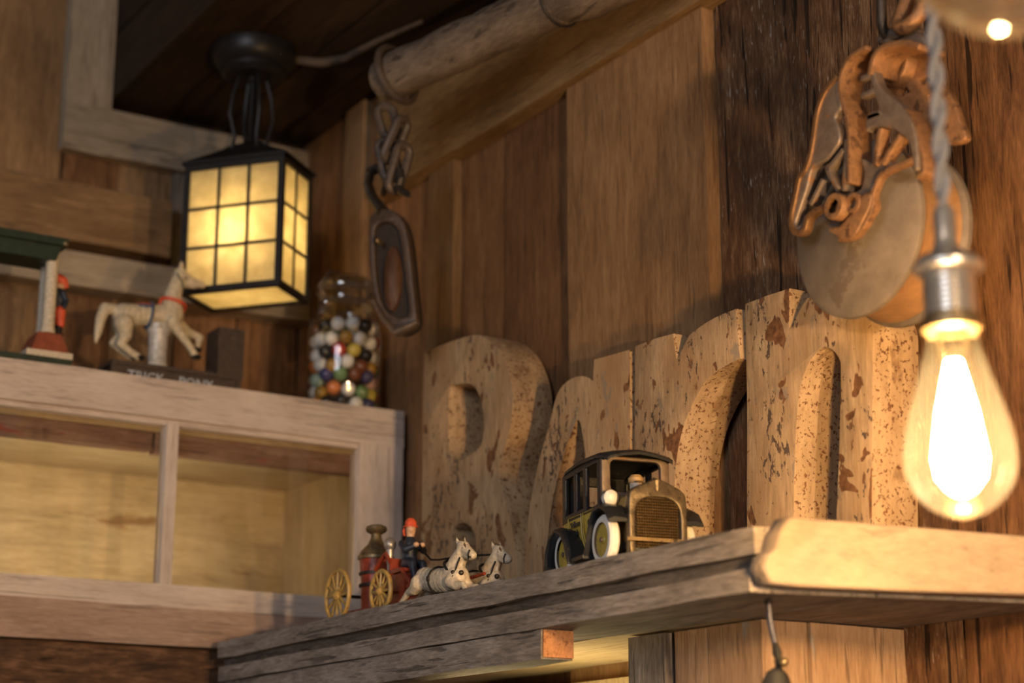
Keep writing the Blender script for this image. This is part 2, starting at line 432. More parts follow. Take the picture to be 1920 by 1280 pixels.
FILAMENT = emis('glowing_filament', (1, .74, .40), 260); CANDLE = emis('small_lit_bulb', (1, .75, .42), 22)

# ================================================================ SETTING
WX, WY = 1.10, 2.35
# right wall: dark backing with upright boards of uneven width and thickness
bm = NB(); add_box(bm, WX + .014, WX + .05, .3, WY + .06, -.6, 1.5)
wall_r = struct(obj('wall_right', bm, W_dark('Z')))
edges = [(2.352, 2.19, W_wall, 0), (2.19, 2.135, W_light, .010), (2.131, 2.025, W_wall, 0), (2.022, 1.945, W_wall, .001), (1.945, 1.88, W_light, .010),
         (1.876, 1.776, W_wall, .0), (1.771, 1.622, W_deep, .002), (1.614, 1.361, W_mid, .015), (1.355, 1.066, W_rough, .003), (1.061, .93, W_reddish, .0), (.926, .74, W_reddish, .003), (.736, .52, W_wall, 0), (.516, .31, W_wall, .004)]
for (y1, y0, m, pr) in edges:
    top = 1.0 if y1 > 2.05 else .84
    board('plank', WX - pr, WX + .018, y0, y1, -.58, top + random.uniform(-.002, .004), m('Z'), 'Z', wall_r, .002, .0012, 8)
board('trim_beam', WX - .026, WX + .018, 1.15, 2.062, .828, .985, wood('warm_brown_beam', (.12, .065, .025), (.21, .12, .048), (.30, .18, .08), 'Y', var=.1), 'Y', wall_r, .003, .001, 6)['label'] = 'tan horizontal beam along the top of the boards'
# back wall
bm = NB(); add_box(bm, -.4, WX + .05, WY + .014, WY + .05, -.6, 1.6)
wall_b = struct(obj('wall_back', bm, W_dark('Z')))
for (x0, x1, m) in ((-.4, .42, W_wall), (.424, .60, W_wall), (.604, .728, W_light), (.731, .81, W_wall), (.813, .905, W_light), (.908, 1.0, W_wall), (1.003, 1.0955, W_wall)):
    top = 1.58 if x1 < .75 else .985
    board('plank', x0, x1, WY - random.uniform(0, .004), WY + .018, -.58, top, m('Z'), 'Z', wall_b, .002, .001, 6)
def trim(n, *a, **k): return struct(board('trim_%d' % n, *a, **k))
trim(1, .722, .789, WY - .024, WY - .002, .985, 1.55, W_trim('Z'), 'Z', seg=6, bev=.002)
trim(2, .722, 1.098, WY - .024, WY - .004, .916, .986, W_trim('X'), 'X', seg=8, bev=.003, jit=.0012)
trim(3, .30, .877, WY - .05, WY - .004, .775, .858, W_light('X'), 'X', seg=6, bev=.002, jit=.001)
trim(4, .30, 1.098, WY - .045, WY - .004, .715, .762, W_trim('X'), 'X', seg=8, bev=.003, jit=.001)
trim(5, .892, .913, WY - .016, WY - .002, .765, .914, W_grey('Z'), 'Z')
# ceiling: dropped dark soffit with boards running along the right wall, its side face to the left
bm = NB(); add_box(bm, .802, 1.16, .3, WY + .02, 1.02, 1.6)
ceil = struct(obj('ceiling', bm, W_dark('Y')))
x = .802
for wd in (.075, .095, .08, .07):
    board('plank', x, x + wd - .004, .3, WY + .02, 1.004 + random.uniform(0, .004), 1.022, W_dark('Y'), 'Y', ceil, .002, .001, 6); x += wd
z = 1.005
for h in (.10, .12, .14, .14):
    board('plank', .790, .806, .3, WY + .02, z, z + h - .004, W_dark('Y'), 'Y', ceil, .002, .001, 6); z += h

# ================================================================ CABINET
CY = 2.0
cab = thing('wall_cabinet', 'whitewashed wall cabinet with an old divided window sash as its door', 'cabinet', (.66, CY, .18))
board('back_panel', .22, 1.088, 2.30, 2.325, .19, .50, W_pine('X'), 'X', cab, .001, 0, 2)
board('top_panel', .22, 1.088, 2.022, 2.30, .462, .505, W_pine('X'), 'X', cab, .001, 0, 2)
board('bottom_panel', .22, 1.088, 2.024, 2.30, .225, .262, W_pine('X'), 'X', cab, .001, 0, 2)
board('side_panel', 1.064, 1.089, 2.024, 2.30, .262, .462, W_pine('Z'), 'Z', cab, .001, 0, 2)
board('side_panel', .20, .222, 2.024, 2.30, .262, .462, W_pine('Z'), 'Z', cab, .001, 0, 2)
board('header_board', .222, .762, 2.026, 2.045, .440, .506, W_red('X'), 'X', cab, .002, .001, 6)
board('header_board', .766, 1.064, 2.026, 2.045, .438, .506, W_red('X'), 'X', cab, .002, .001, 6)
door = board('top_rail', .21, 1.0895, CY, CY + .026, .4745, .522, W_white('X'), 'X', cab, .003, .0008, 10)
board('rail_lip', .25, 1.0266, CY + .006, CY + .022, .468, .4752, W_white('X'), 'X', cab, .001, .0003, 4)
board('bottom_rail', .21, 1.0895, CY, CY + .026, .2515, .278, W_white('X'), 'X', cab, .002, .0007, 10)
board('stile', 1.027, 1.089, CY + .0008, CY + .025, .2775, .475, W_white('Z'), 'Z', cab, .002, .0006, 6)
board('stile', .21, .262, CY + .0008, CY + .025, .2775, .475, W_white('Z'), 'Z', cab, .002, .0006, 6)
for xx in (.7705, .5185): board('muntin', xx, xx + .0145, CY + .001, CY + .022, .2775, .470, W_white('Z'), 'Z', cab, .002, .0003, 4)
for (a, b) in ((.262, .5185), (.533, .7705), (.785, 1.027)):
    bm = NB(); add_box(bm, a, b, CY + .012, CY + .0145, .277, .4745); obj('glass_pane', bm, GLASS, cab)
board('base_board', .21, 1.0895, CY - .004, CY + .022, .209, .2515, wood('pinkish_brown', (.20, .125, .09), (.32, .215, .16), (.43, .31, .24), 'X', var=.1, blot=((.24, .06, .035), .66, 14), crack=.35), 'X', cab, .003, .0015, 10)
hut = struct(board('trim_6', .21, 1.0895, CY + .008, CY + .03, -.2, .206, wood('dark_knotty', (.035, .018, .01), (.085, .042, .021), (.19, .10, .052), 'X', .5, .1, ((.03, .016, .01), .62, 9), .8, bump=.8, contrast=1.2), 'X', bev=.002, jit=.001, seg=8))

# ================================================================ SHELF with post
FX = .8316
sh = thing('plank_shelf', 'long shelf of layered grey weathered boards along the right wall', 'shelf', (.96, 1.45, .165))
board('top_board', FX, 1.092, 1.002, 1.965, .193, .212, W_grey('Y'), 'Y', sh, .002, .0012, 16)
board('edge_strip', FX + .006, FX + .03, .998, 1.96, .1815, .1935, wood('dark_grey_edge', (.03, .026, .023), (.075, .062, .053), (.15, .125, .108), 'Y', .8, .1, None, .8, bump=.8), 'Y', sh, .0015, .0012, 16)
board('front_board', FX - .001, .925, 1.006, 1.96, .1655, .182, W_grey('Y'), 'Y', sh, .002, .001, 16)
board('soffit_board', .927, 1.092, 1.14, 1.96, .166, .19, W_pine('Y'), 'Y', sh, .001, .001, 8)
board('soffit_board', .927, 1.092, 1.006, 1.138, .1655, .19, W_grey('Y'), 'Y', sh, .001, .001, 4)
SK = -.27                              # the near end is sawn at a slant
def skew(o):
    for v in o.data.vertices:
        wx, wy, _ = wm(o) @ v.co
        if wy < 1.06: v.co.y += (wx - FX) * SK
for o in list(sh.children):
    if o.name.startswith(('top_board', 'soffit_board', 'front_board')): skew(o)
def at_skew(px, py):
    a = at(px, py, Y=1.0); t = (.984 - FX * SK) / (a.y - SK * a.x); return a * t
pts = [at_skew(*q) for q in ((1482, 968), (1600, 977), (1920, 1003), (1985, 1010), (1985, 1119), (1700, 1108), (1500, 1099), (1446, 1092), (1434, 1062), (1440, 1040), (1456, 1028), (1462, 1000))]
bm = plate_Y([[(min(p.x, 1.097), p.z) for p in pts]], .984, 1.003, .0025)
for v in bm.verts: v.co.y += (v.co.x - FX) * SK
obj('end_board', bm, W_end('X'), sh)
board('header_board', FX + .002, FX + .034, 1.285, 1.96, .1395, .1652, W_grey('Y'), 'Y', sh, .002, .0008, 12)
bm = NB(); add_box(bm, FX + .0032, FX + .033, 1.2825, 1.2855, .1415, .164, .001, jit=.0008); obj('end_grain', bm, simple('orange_lit_end_grain', (.42, .20, .09), .8, 0, .2, (.26, .11, .05), .55, 300, .5), sh)  # end grain with the orange light on it put into its colour
post = thing('shelf_post', 'boxed wooden post under the near end of the shelf, orange and grey boards', 'post', (1.03, 1.22, -.3))
for (a, b, pr, m) in ((1.3045, 1.252, .0, W_grey), (1.244, 1.20, .006, W_post), (1.199, 1.131, .006, W_post)):
    board('plank', .937 + pr, .962, b, a, -.5, .1645, m('Z'), 'Z', post, .002, .0008, 5)
board('plank', .944, .990, 1.131, 1.15, -.5, .1645, W_post('Z'), 'Z', post, .0015, .0008, 5)
board('plank', .992, 1.097, 1.128, 1.15, -.5, .1645, W_post('Z'), 'Z', post, .0015, .0008, 5)
# lit hutch wall under the shelf
for (a, b) in ((1.955, 1.70), (1.697, 1.44), (1.437, 1.31)):
    board('hutch_board', 1.072, 1.094, b, a, -.5, .150, W_pine('Z'), 'Z', wall_r, .002, .001, 5)

# ================================================================ LETTERS
LX0, LX1 = 1.036, 1.0885
def letter(name, label, outer, holes, group='rusty display letters on the shelf'):
    polys = [spline(trX(outer, LX0), 6)] + [spline(trX(h, LX0), 6) for h in holes]
    zb = .2152
    polys = [[(y, max(z, zb)) for (y, z) in q] for q in polys]
    bm = plate_X(polys, LX0, LX1, .0012, 1)
    bmesh.ops.recalc_face_normals(bm, faces=bm.faces)
    for f in bm.faces:
        f.material_index = 0 if f.normal.x < -.7 else 1
    o = obj(name, bm, [L_FACE, L_SIDE], None, False, True, 35)
    return tag(o, label, 'letter', group)
letter('display_letter', 'big rusty cream capital letter with an oval counter, furthest from the bulb',
       [(795, 662, 1), (830, 645), (880, 629), (905, 630), (935, 655), (955, 700), (962, 745), (957, 800), (945, 845), (936, 885), (944, 930), (957, 975), (966, 1030), (970, 1090), (972, 1250, 1), (893, 1250, 1), (893, 1035), (886, 995), (870, 980), (855, 988), (847, 1020), (846, 1250, 1), (781, 1250, 1), (790, 980, 1), (792, 800, 1)],
       [[(842, 730), (853, 722), (880, 720), (895, 735), (904, 765), (907, 800), (900, 835), (880, 852), (860, 862), (845, 850), (840, 800)]])
letter('display_letter', 'rusty cream lowercase letter with a slanting left limb, right behind the yellow cab',
       [(1115, 676, 1), (1179, 658, 1), (1180, 760, 1), (1181, 1200, 1), (1092, 1200, 1), (1096, 1000, 1), (1099, 850, 1), (1090, 795), (1082, 786), (1072, 806), (1052, 868), (1036, 935), (1027, 1000), (1022, 1090), (1018, 1220, 1), (974, 1220, 1), (984, 1090), (990, 985), (1008, 880), (1030, 800), (1044, 745), (1058, 722), (1078, 709), (1098, 708), (1113, 717, 1)], [])
def c2(l):  # crop pixels of the right-hand letters
    return [(1160 + p[0] * .375, 540 + p[1] * .375) + tuple(p[2:]) for p in l]
letter('display_letter', 'rusty cream lowercase letter with one curled arm, between the cab and the shelf end',
       c2([(80, 290, 1), (180, 250, 1), (272, 226, 1), (290, 355, 1), (350, 235, 1), (400, 195), (490, 140), (585, 102, 1), (607, 352, 1), (540, 385), (460, 440), (395, 530), (335, 660), (300, 790), (285, 900), (277, 1050), (275, 1200), (274, 1600, 1), (75, 1600, 1), (76, 900, 1)]), [])
letter('display_letter', 'rusty cream lowercase arched letter beside the lit bulb, under the pulley',
       c2([(630, 78, 1), (740, 35, 1), (852, 0, 1), (852, 200, 1), (868, 180), (905, 105), (938, 52, 1), (1010, 18), (1090, 10), (1180, 50), (1240, 110), (1268, 190), (1272, 300), (1268, 700), (1264, 1500, 1), (1082, 1500, 1), (1086, 1140, 1), (1100, 800, 1), (1108, 430), (1098, 350), (1050, 300), (1000, 312), (940, 400), (905, 520), (885, 750), (875, 1140), (870, 1600, 1), (642, 1600, 1), (640, 600, 1)]), [])

# ================================================================ LOG with chain and block
A = at(722, 150, X=.952); D = Vector((-.195, .981, 0)).normalized()
def lg(s, r=0): return A - D * s
log = thing('log_pole', 'grey peeled log hanging level below the dark ceiling', 'log', tuple(lg(.4)))
bm = NB(); pr = []; ps = []
for i in range(15):
    s = i / 14 * .305; ps.append(lg(s) + Vector((random.uniform(-.0008, .0008), 0, random.uniform(-.0012, .0012)))); pr.append((.0255 if i == 0 else .0275) + .001 * math.sin(i * 1.3) + s * .004)
add_tube(bm, ps, pr, 20); obj('far_length', bm, W_log('Y'), log, smooth=True)
bm = NB(); ps = []; pr = []
for i in range(12):
    s = .298 + i / 11 * .50; ps.append(lg(s) + Vector((0, 0, .001))); pr.append((.027 if i == 0 else .0345) + .001 * math.sin(i * 1.7) + (s - .3) * .012)
add_tube(bm, ps, pr, 20); obj('near_length', bm, W_log('Y'), log, smooth=True)
bm = NB(); _, u, v = frame_of(D)
add_tube(bm, [lg(.301) + (u * math.cos(k / 24 * 2 * PI) + v * math.sin(k / 24 * 2 * PI)) * .0305 for k in range(24)], .0016, 6, True)
obj('seam_ring', bm, IRON_D, log, smooth=True)

def link_pts(c, up, side, L, Wd, n=20):
    """oval chain link outline; L half length, Wd half width"""
    c, up, side = Vector(c), Vector(up).normalized(), Vector(side).normalized(); out = []
    for k in range(n):
        a = 2 * PI * k / n; s = L - Wd
        out.append(c + side * Wd * math.cos(a) + up * (Wd * math.sin(a) + (s if math.sin(a) >= 0 else -s)))
    return out
VX = Vector((.84, -.53, 0)); VD = Vector((.53, .84, 0))     # across / along the general viewing direction
ch = thing('iron_chain', 'rusty iron chain looped round the far end of the log', 'chain', tuple(lg(.012) + Vector((0, 0, -.15))))
bm = NB(); add_tube(bm, [lg(.022) + (u * math.cos(k / 24 * 2 * PI) + v * math.sin(k / 24 * 2 * PI)) * .0350 + D * .010 * math.cos(k / 24 * 2 * PI) for k in range(24)], .0046, 8, True)
obj('log_loop', bm, IRON_C, ch, smooth=True)
def X_(px, py): return at(px, py, X=.945)
for (px, py, ang, L, Wd, tw) in ((727, 228, 15, .0155, .0085, .2), (742, 262, -22, .021, .0078, .9), (728, 300, 12, .019, .0080, .1), (748, 315, -14, .022, .0078, .7)):
    bm = NB(); a = math.radians(ang); up = Vector((0, 0, math.cos(a))) + VX * -math.sin(a)
    sd = (VX * math.cos(tw) + VD * math.sin(tw)); sd = sd - up * up.dot(sd)
    add_tube(bm, link_pts(X_(px, py), up, sd, L * 1.3, Wd * 1.15), .0054, 8, True)
    obj('chain_link', bm, IRON_C, ch, smooth=True)
bm = NB(); add_tube(bm, [at(q[0], q[1], X=.940) for q in ((750, 318), (752, 335), (748, 350), (752, 358), (764, 364), (768, 368))], [.0045, .005, .0055, .0052, .004, .0015], 8); obj('hook', bm, IRON_D, ch, smooth=True)

bk = thing('iron_pulley_shell', 'dark oblong iron pulley shell hanging on the chain in front of the jar', 'pulley', tuple(at(735, 610, X=.947)))
bkc = at(735, 510, X=.9625)
BM_ = Matrix.Translation(bkc) @ Matrix.Rotation(math.radians(34), 4, 'Z') @ Matrix.Diagonal((1.6, .64, 1, 1)) @ Matrix.Translation(-bkc)   # turned towards the room
def bobj(name, bm, *a, **k):
    bmesh.ops.transform(bm, matrix=BM_, verts=bm.verts); return obj(name, bm, *a, **k)
BX0, BX1 = .958, .967
out = spline(trX([(697, 440), (702, 415), (718, 398), (738, 396), (752, 412), (760, 450), (768, 540), (771, 590), (758, 612), (740, 622), (722, 610), (708, 580), (698, 520)], BX0), 5)
inn = spline(trX([(706, 450), (710, 432), (724, 420), (738, 424), (746, 445), (754, 520), (759, 575), (744, 590), (724, 585), (713, 560), (707, 510)], BX0), 5)
bobj('shell_rim', plate_X([out, inn], BX0, BX1, .002, 2), simple('brown_oily_iron', (.085, .055, .038), .5, .4, .5, (.14, .07, .035), .6, 120, .4), bk, smooth=True)
bobj('shell_back', plate_X([out], BX1 - .004, BX1 + .002, .001), simple('dark_brown_shell_iron', (.03, .02, .014), .6, .2, .4), bk, smooth=True)
bm = NB(); add_lathe(bm, [(0, 0), (.008, .001), (.0135, .004), (.0145, .009), (.0145, .014), (.0135, .019), (.008, .022), (0, .0225)], at(728, 520, X=.956), 20, 'X', None)
bmesh.ops.scale(bm, vec=(1, 1.35, 2.9), space=Matrix.Translation(-at(728, 520, X=.956)), verts=bm.verts); bobj('wooden_sheave', bm, wood('dark_oiled', (.035, .016, .009), (.075, .034, .017), (.13, .065, .033), 'Z', .6, 0, None, .3, .45), bk, smooth=True)
bm = NB(); add_ball(bm, at(712, 461, X=.954), .0048, 12, 8); bobj('pin', bm, BRASS, bk, smooth=True)
bm = NB(); add_tube(bm, [at(q[0], q[1], X=.9625) for q in ((722, 404), (706, 385), (698, 362), (702, 338), (714, 326), (726, 336), (727, 356), (720, 372))], [.009, .0075, .0062, .0058, .0058, .0055, .005, .003], 10); bobj('eye_hook', bm, IRON_D, bk, smooth=True)
bm = NB(); add_tube(bm, [at(q[0], q[1], X=.950) for q in ((700, 575), (716, 604), (736, 622), (754, 606), (771, 590))], [.003, .0038, .0048, .0042, .0032], 8); bobj('bottom_lip', bm, IRON_G, bk, smooth=True)

# ================================================================ BARN PULLEY
PXF = .952
PC = Vector((PXF, 1.009, .4605)); PR = .0715
pu = thing('barn_pulley', 'large rusty hay trolley pulley with a grey grooved wheel hanging above the letters', 'pulley', (.975, 1.009, .388))
bm = NB()
pf = [(0, 0), (.018, 0), (PR - .003, 0), (PR, .0025), (PR, .006), (PR - .002, .0085)]
add_lathe(bm, [(PR - .004, .0)] + [(0, 0)], tuple(PC), 48, 'X')
bm.free(); bm = NB()
# lathe axis 'X' maps height h to +X
def lx(prof, c, n=48):
    b = NB(); add_lathe(b, prof, (0, 0, 0), n, 'Z')
    bmesh.ops.transform(b, matrix=Matrix.Translation(c) @ Matrix(((0, 0, 1, 0), (1, 0, 0, 0), (0, 1, 0, 0), (0, 0, 0, 1))), verts=b.verts); return b
obj('near_flange', lx([(0, -.001), (.02, -.001), (.022, 0), (PR - .003, 0), (PR, .002), (PR, .006), (PR - .005, .011), (0, .011)], PC), WHEEL_M, pu, smooth=True)
obj('groove', lx([(0, .0105), (PR - .003, .0105), (PR - .005, .018), (PR - .006, .029), (PR - .005, .040), (PR - .003, .0475), (0, .0475)], PC), GROOVE_M, pu, smooth=True)
obj('far_flange', lx([(0, .047), (PR - .005, .047), (PR, .052), (PR, .056), (PR - .003, .058), (0, .058)], PC), WHEEL_M, pu, smooth=True)
c3 = lambda l: [(1440 + p[0] / 4, p[1] / 4) + tuple(p[2:]) for p in l]
c4 = lambda l: [(1440 + p[0] / 4, 300 + p[1] / 4) + tuple(p[2:]) for p in l]
XA = .932                              # front plane of the near cheek
def pl(name, outer, holes, X0, X1, m, bev=.0012, n=5):
    return obj(name, plate_X([spline(trX(outer, X0), n)] + [spline(trX(h, X0), n) for h in holes], X0, X1, bev, 2), m, pu, smooth=True)
def band(name, pts, X0, X1, th, m, n=5):
    """strap that follows a curve in the plane X0 and is X1-X0 wide"""
    q = spline(trX(pts, X0), n, False); b = NB(); rings = []
    for i, (y, z) in enumerate(q):
        a = Vector(q[max(i - 1, 0)]); c = Vector(q[min(i + 1, len(q) - 1)]); d = (c - a).normalized(); nn = Vector((-d.y, d.x)) * th / 2
        rings.append([b.verts.new((xx, y + s * nn.x, z + s * nn.y)) for xx, s in ((X0, -1), (X1, -1), (X1, 1), (X0, 1))])
    for i in range(len(rings) - 1):
        for k in range(4): b.faces.new((rings[i][k], rings[i][(k + 1) % 4], rings[i + 1][(k + 1) % 4], rings[i + 1][k]))
    b.faces.new(rings[0][::-1]); b.faces.new(rings[-1])
    bmesh.ops.recalc_face_normals(b, faces=b.faces)
    bmesh.ops.bevel(b, geom=[e for e in b.edges if e.calc_face_angle(0) > .9], offset=th * .22, segments=2, affect='EDGES', profile=.5)
    return obj(name, b, m, pu, smooth=True)
# right arm: grey neck and shoulder plate that runs down to a hooked end, with window slots
pl('cheek_plate', c3([(775, 480), (800, 560), (830, 640), (900, 710), (980, 770), (1040, 850), (1085, 940), (1110, 1040), (1118, 1140), (1120, 1260), (1090, 1270), (1085, 1200), (1050, 1060), (990, 1000), (930, 960), (840, 950), (760, 960), (735, 980), (740, 860), (820, 830), (850, 850), (800, 720), (768, 600), (755, 540)]), [], XA, XA + .010, IRON_G)
band('arm_rim', c3([(1020, 820), (1080, 930), (1120, 1030), (1145, 1120), (1160, 1200), (1160, 1290), (1110, 1330)]), XA + .002, XA + .018, .0036, RUST)
band('strap', c3([(735, 352), (650, 395), (590, 450), (545, 540), (530, 640), (545, 740), (575, 830), (595, 930), (602, 1040), (602, 1180)]) + c4([(602, 60), (605, 175)]), XA - .003, XA + .021, .004, RUST)
band('rung', c3([(690, 590), (775, 555)]), XA, XA + .008, .005, IRON_G); band('rung', c3([(690, 720), (800, 675)]), XA, XA + .008, .005, IRON_G)
band('rung', c3([(735, 885), (860, 840)]), XA, XA + .008, .006, IRON_G)
band('brace', c3([(840, 955), (815, 1080), (795, 1240)]), XA, XA + .010, .005, RUST); band('brace', c3([(990, 1010), (920, 1110), (850, 1230)]), XA, XA + .010, .005, RUST)
band('lower_rim', c3([(1080, 1195), (1000, 1230)]) + c4([(900, 70), (830, 120), (800, 190), (775, 260), (770, 350), (735, 440), (690, 510), (620, 575), (520, 590)]), XA, XA + .007, .0042, RUST)
pl('hub_web', c3([(700, 1190), (790, 1230), (880, 1215), (985, 1225)]) + c4([(880, 75), (810, 130), (780, 200), (760, 320), (720, 400), (640, 420), (600, 380), (580, 260), (690, 220), (720, 100)]), [], XA + .004, XA + .010, IRON_G)
pl('hub_boss', c4([(470, 500), (530, 490), (600, 420), (640, 380), (700, 260), (770, 250), (760, 350), (700, 470), (640, 570), (540, 600), (500, 560), (450, 530)]), [], XA - .001, XA + .009, RUST, .002)
for (q, r, dx) in (((487, 345), .0108, -.007), ((632, 320), .0082, -.002)):
    cc = at(1440 + q[0] / 4, 300 + q[1] / 4, X=XA + dx)
    obj('hub_socket', lx([(r * .55, 0), (r * .95, 0), (r, .001), (r, .022), (0, .022), (0, .008), (r * .55, .008)], cc, 24), RUST, pu, smooth=True)
# left arm: broad curved sheet with an open lattice
pl('left_arm', c3([(520, 560), (470, 610), (420, 680), (380, 770), (352, 880), (338, 1000), (315, 1140), (280, 1250)]) + c4([(240, 100), (205, 250), (170, 400), (165, 490), (200, 545), (245, 535), (285, 470), (300, 420), (270, 410), (245, 470), (215, 490), (205, 460), (230, 380), (290, 200), (330, 60)]) + c3([(440, 1190), (530, 1060), (530, 960), (500, 880), (545, 800), (525, 680)]), [], XA, XA + .009, IRON_G, .002)
band('arm_rim', c3([(515, 565), (430, 665), (380, 765), (350, 880), (332, 1010), (308, 1150), (270, 1270)]) + c4([(225, 130), (195, 270), (166, 410), (170, 510), (215, 545), (262, 520), (285, 440), (330, 390), (440, 335)]), XA - .002, XA + .006, .005, simple('burnished_brown_iron', (.30, .16, .075), .36, .75, .5, (.14, .07, .035), .6, 150, .3))
band('brace', c3([(560, 1120), (470, 1230)]) + c4([(440, 70), (520, 220)]), XA, XA + .010, .0045, IRON_G); band('brace', c4([(405, 140), (310, 335)]), XA, XA + .010, .004, IRON_G)
band('brace', c3([(582, 1040), (580, 1180)]) + c4([(568, 120), (565, 230)]), XA, XA + .010, .0045, IRON_G)
# hooded eye and far cheek
XB = .952
eye = c3([(760, 560), (768, 480), (800, 400), (870, 345), (1000, 318), (1090, 330), (1130, 350)])
band('hood', eye, XA - .002, XB + .006, .005, RUST, 6)
pl('far_cheek', c3([(800, 420), (880, 345), (1000, 312), (1130, 345), (1220, 430), (1262, 540), (1310, 640), (1390, 760), (1440, 900), (1480, 1040), (1340, 1080), (1180, 1010), (1120, 960), (1060, 860), (960, 740), (860, 640), (815, 540)]),
   [c3([(1130, 600, 1), (1180, 565, 1), (1222, 600, 1), (1160, 632, 1)]), c3([(975, 685, 1), (1030, 645, 1), (1058, 685, 1), (1000, 722, 1)]), c3([(1200, 715, 1), (1265, 685, 1), (1290, 720, 1), (1205, 765, 1)])], XB + .018, XB + .025, RUST, .0015)
bm = lx([(.012, 0), (.016, 0), (.0175, .003), (.0175, .012), (0, .012), (0, .006), (.012, .006)], at(1440 + 930 / 4, 480 / 4, X=XB + .008), 28); obj('eye_cup', bm, RUST, pu, smooth=True)
pl('neck_lug', c3([(835, 325), (880, 285), (960, 300), (1040, 240), (1090, 230), (1150, 260), (1175, 330), (1130, 350), (1000, 325)]), [], XB - .004, XB + .010, IRON_G, .002)
sc_ = thing('pulley_hanging_chain', 'short rusty chain holding up the big barn pulley', 'chain', tuple(at(1690, 60, X=.958)))
bm = NB(); add_tube(bm, link_pts(at(1672, 20, X=.958), Vector((-.02, -.1, 1)), VX * .75 + VD * .6, .0235, .0125, 24), .0042, 10, True); obj('chain_link', bm, IRON_D, sc_, smooth=True)
bm = NB(); add_tube(bm, link_pts(at(1722, -8, X=.952), VX * .42 + Vector((0, 0, 1)), VX * .55 - VD * .8, .028, .0125, 24), .0062, 10, True); obj('chain_link', bm, RUST, sc_, smooth=True)
bm = NB(); add_tube(bm, link_pts(at(1712, -105, X=.955), Vector((0, 0, 1)), VX, .03, .0125, 24), .0055, 10, True); obj('chain_link', bm, RUST, sc_, smooth=True)
bm = NB(); add_tube(bm, [at(q[0], q[1], X=.955) for q in ((1648, 78), (1664, 66), (1690, 62), (1712, 58), (1724, 66))], [.003, .0055, .005, .0062, .0045], 10); obj('shackle', bm, IRON_G, sc_, smooth=True)

# ================================================================ PENDANTS
BC = Vector((.7525, .722, 0))
bl = thing('pendant_bulb', 'lit amber teardrop filament bulb hanging on a twisted grey cord', 'light bulb', (BC.x, BC.y, .171))
bm = NB(); gp = [(0, .1705), (.004, .1708), (.012, .1735), (.021, .1795), (.028, .1885), (.0312, .199), (.0315, .208), (.0295, .222), (.025, .238), (.0200, .254), (.0165, .266), (.0145, .276), (.0138, .282)]
add_lathe(bm, spline([(r, h) for r, h in gp], 3, False), tuple(BC), 40); obj('glass_envelope', bm, AMBER, bl, smooth=True, sharp=180)
for k in range(8):
    a = 2 * PI * k / 8; bm = NB(); c, s_ = math.cos(a), math.sin(a)
    add_tube(bm, [BC + Vector((c * .0035, s_ * .0035, .262)), BC + Vector((c * .0105, s_ * .0105, .232)), BC + Vector((c * .0145, s_ * .0145, .205)), BC + Vector((c * .0128, s_ * .0128, .194)), BC + Vector((c * .007, s_ * .007, .187))], .0010, 6)
    obj('filament', bm, FILAMENT, bl, smooth=True)
bm = NB(); add_lathe(bm, [(0, .19), (.0022, .191), (.0022, .20), (.0035, .25), (.009, .272), (.009, .279), (0, .279)], tuple(BC), 16); obj('glass_stem', bm, GLASS, bl, smooth=True)
bm = NB(); add_lathe(bm, [(0, .279), (.0150, .279), (.0172, .2805), (.0172, .285), (.0150, .287), (.0150, .289), (0, .289)], tuple(BC), 28); obj('socket_ring', bm, BRASS, bl, smooth=True)
bm = NB(); pf = [(0, .288)]
for i in range(7): pf += [(.0140, .2885 + i * .0033), (.0154, .2898 + i * .0033), (.0154, .2908 + i * .0033)]
pf += [(.0150, .3125), (.0205, .316), (.021, .319), (.017, .324), (.010, .327), (.0075, .331), (.0066, .336), (.0066, .352), (.0045, .356), (0, .356)]
add_lathe(bm, pf, tuple(BC), 28); obj('socket', bm, CHROME, bl, smooth=True)
for s in (0, 1):
    bm = NB(); add_tube(bm, [BC + Vector((.00005 * t + .0026 * math.cos(t * .55 + s * PI), .0026 * math.sin(t * .55 + s * PI), .354 + t * .004)) for t in range(150)], .0027, 6); obj('cord', bm, CORD, bl, smooth=True)
gc = at(1893, -142, X=.552)
gb = thing('pendant_globe', 'smoky glass globe hanging close to the camera in the upper right corner', 'lamp', (gc.x, gc.y, gc.z - .048))
bm = NB(); add_lathe(bm, [(.048 * math.sin(a), gc.z - .048 * math.cos(a)) for a in [i / 22 * 2.85 for i in range(23)]] + [(.0135, gc.z + .06)], (gc.x, gc.y, 0), 40); obj('glass_globe', bm, SMOKE, gb, smooth=True, sharp=180)
bm = NB(); add_lathe(bm, [(.0455 * math.sin(a), gc.z - .0455 * math.cos(a)) for a in [2.85 - i / 22 * 2.85 for i in range(23)]], (gc.x, gc.y, 0), 40); obj('glass_inside', bm, SMOKE, gb, smooth=True, sharp=180)
bm = NB(); add_lathe(bm, [(0, .058), (.015, .058), (.0165, .06), (.0165, .09), (.02, .095), (.012, .105), (.006, .11), (.006, .13), (0, .13)], tuple(gc), 24); obj('socket', bm, CHROME, gb, smooth=True)
bm = NB(); add_tube(bm, [gc + Vector((0, 0, .13)), gc + Vector((0, 0, .5))], .004, 8); obj('cord', bm, CORD, gb, smooth=True)
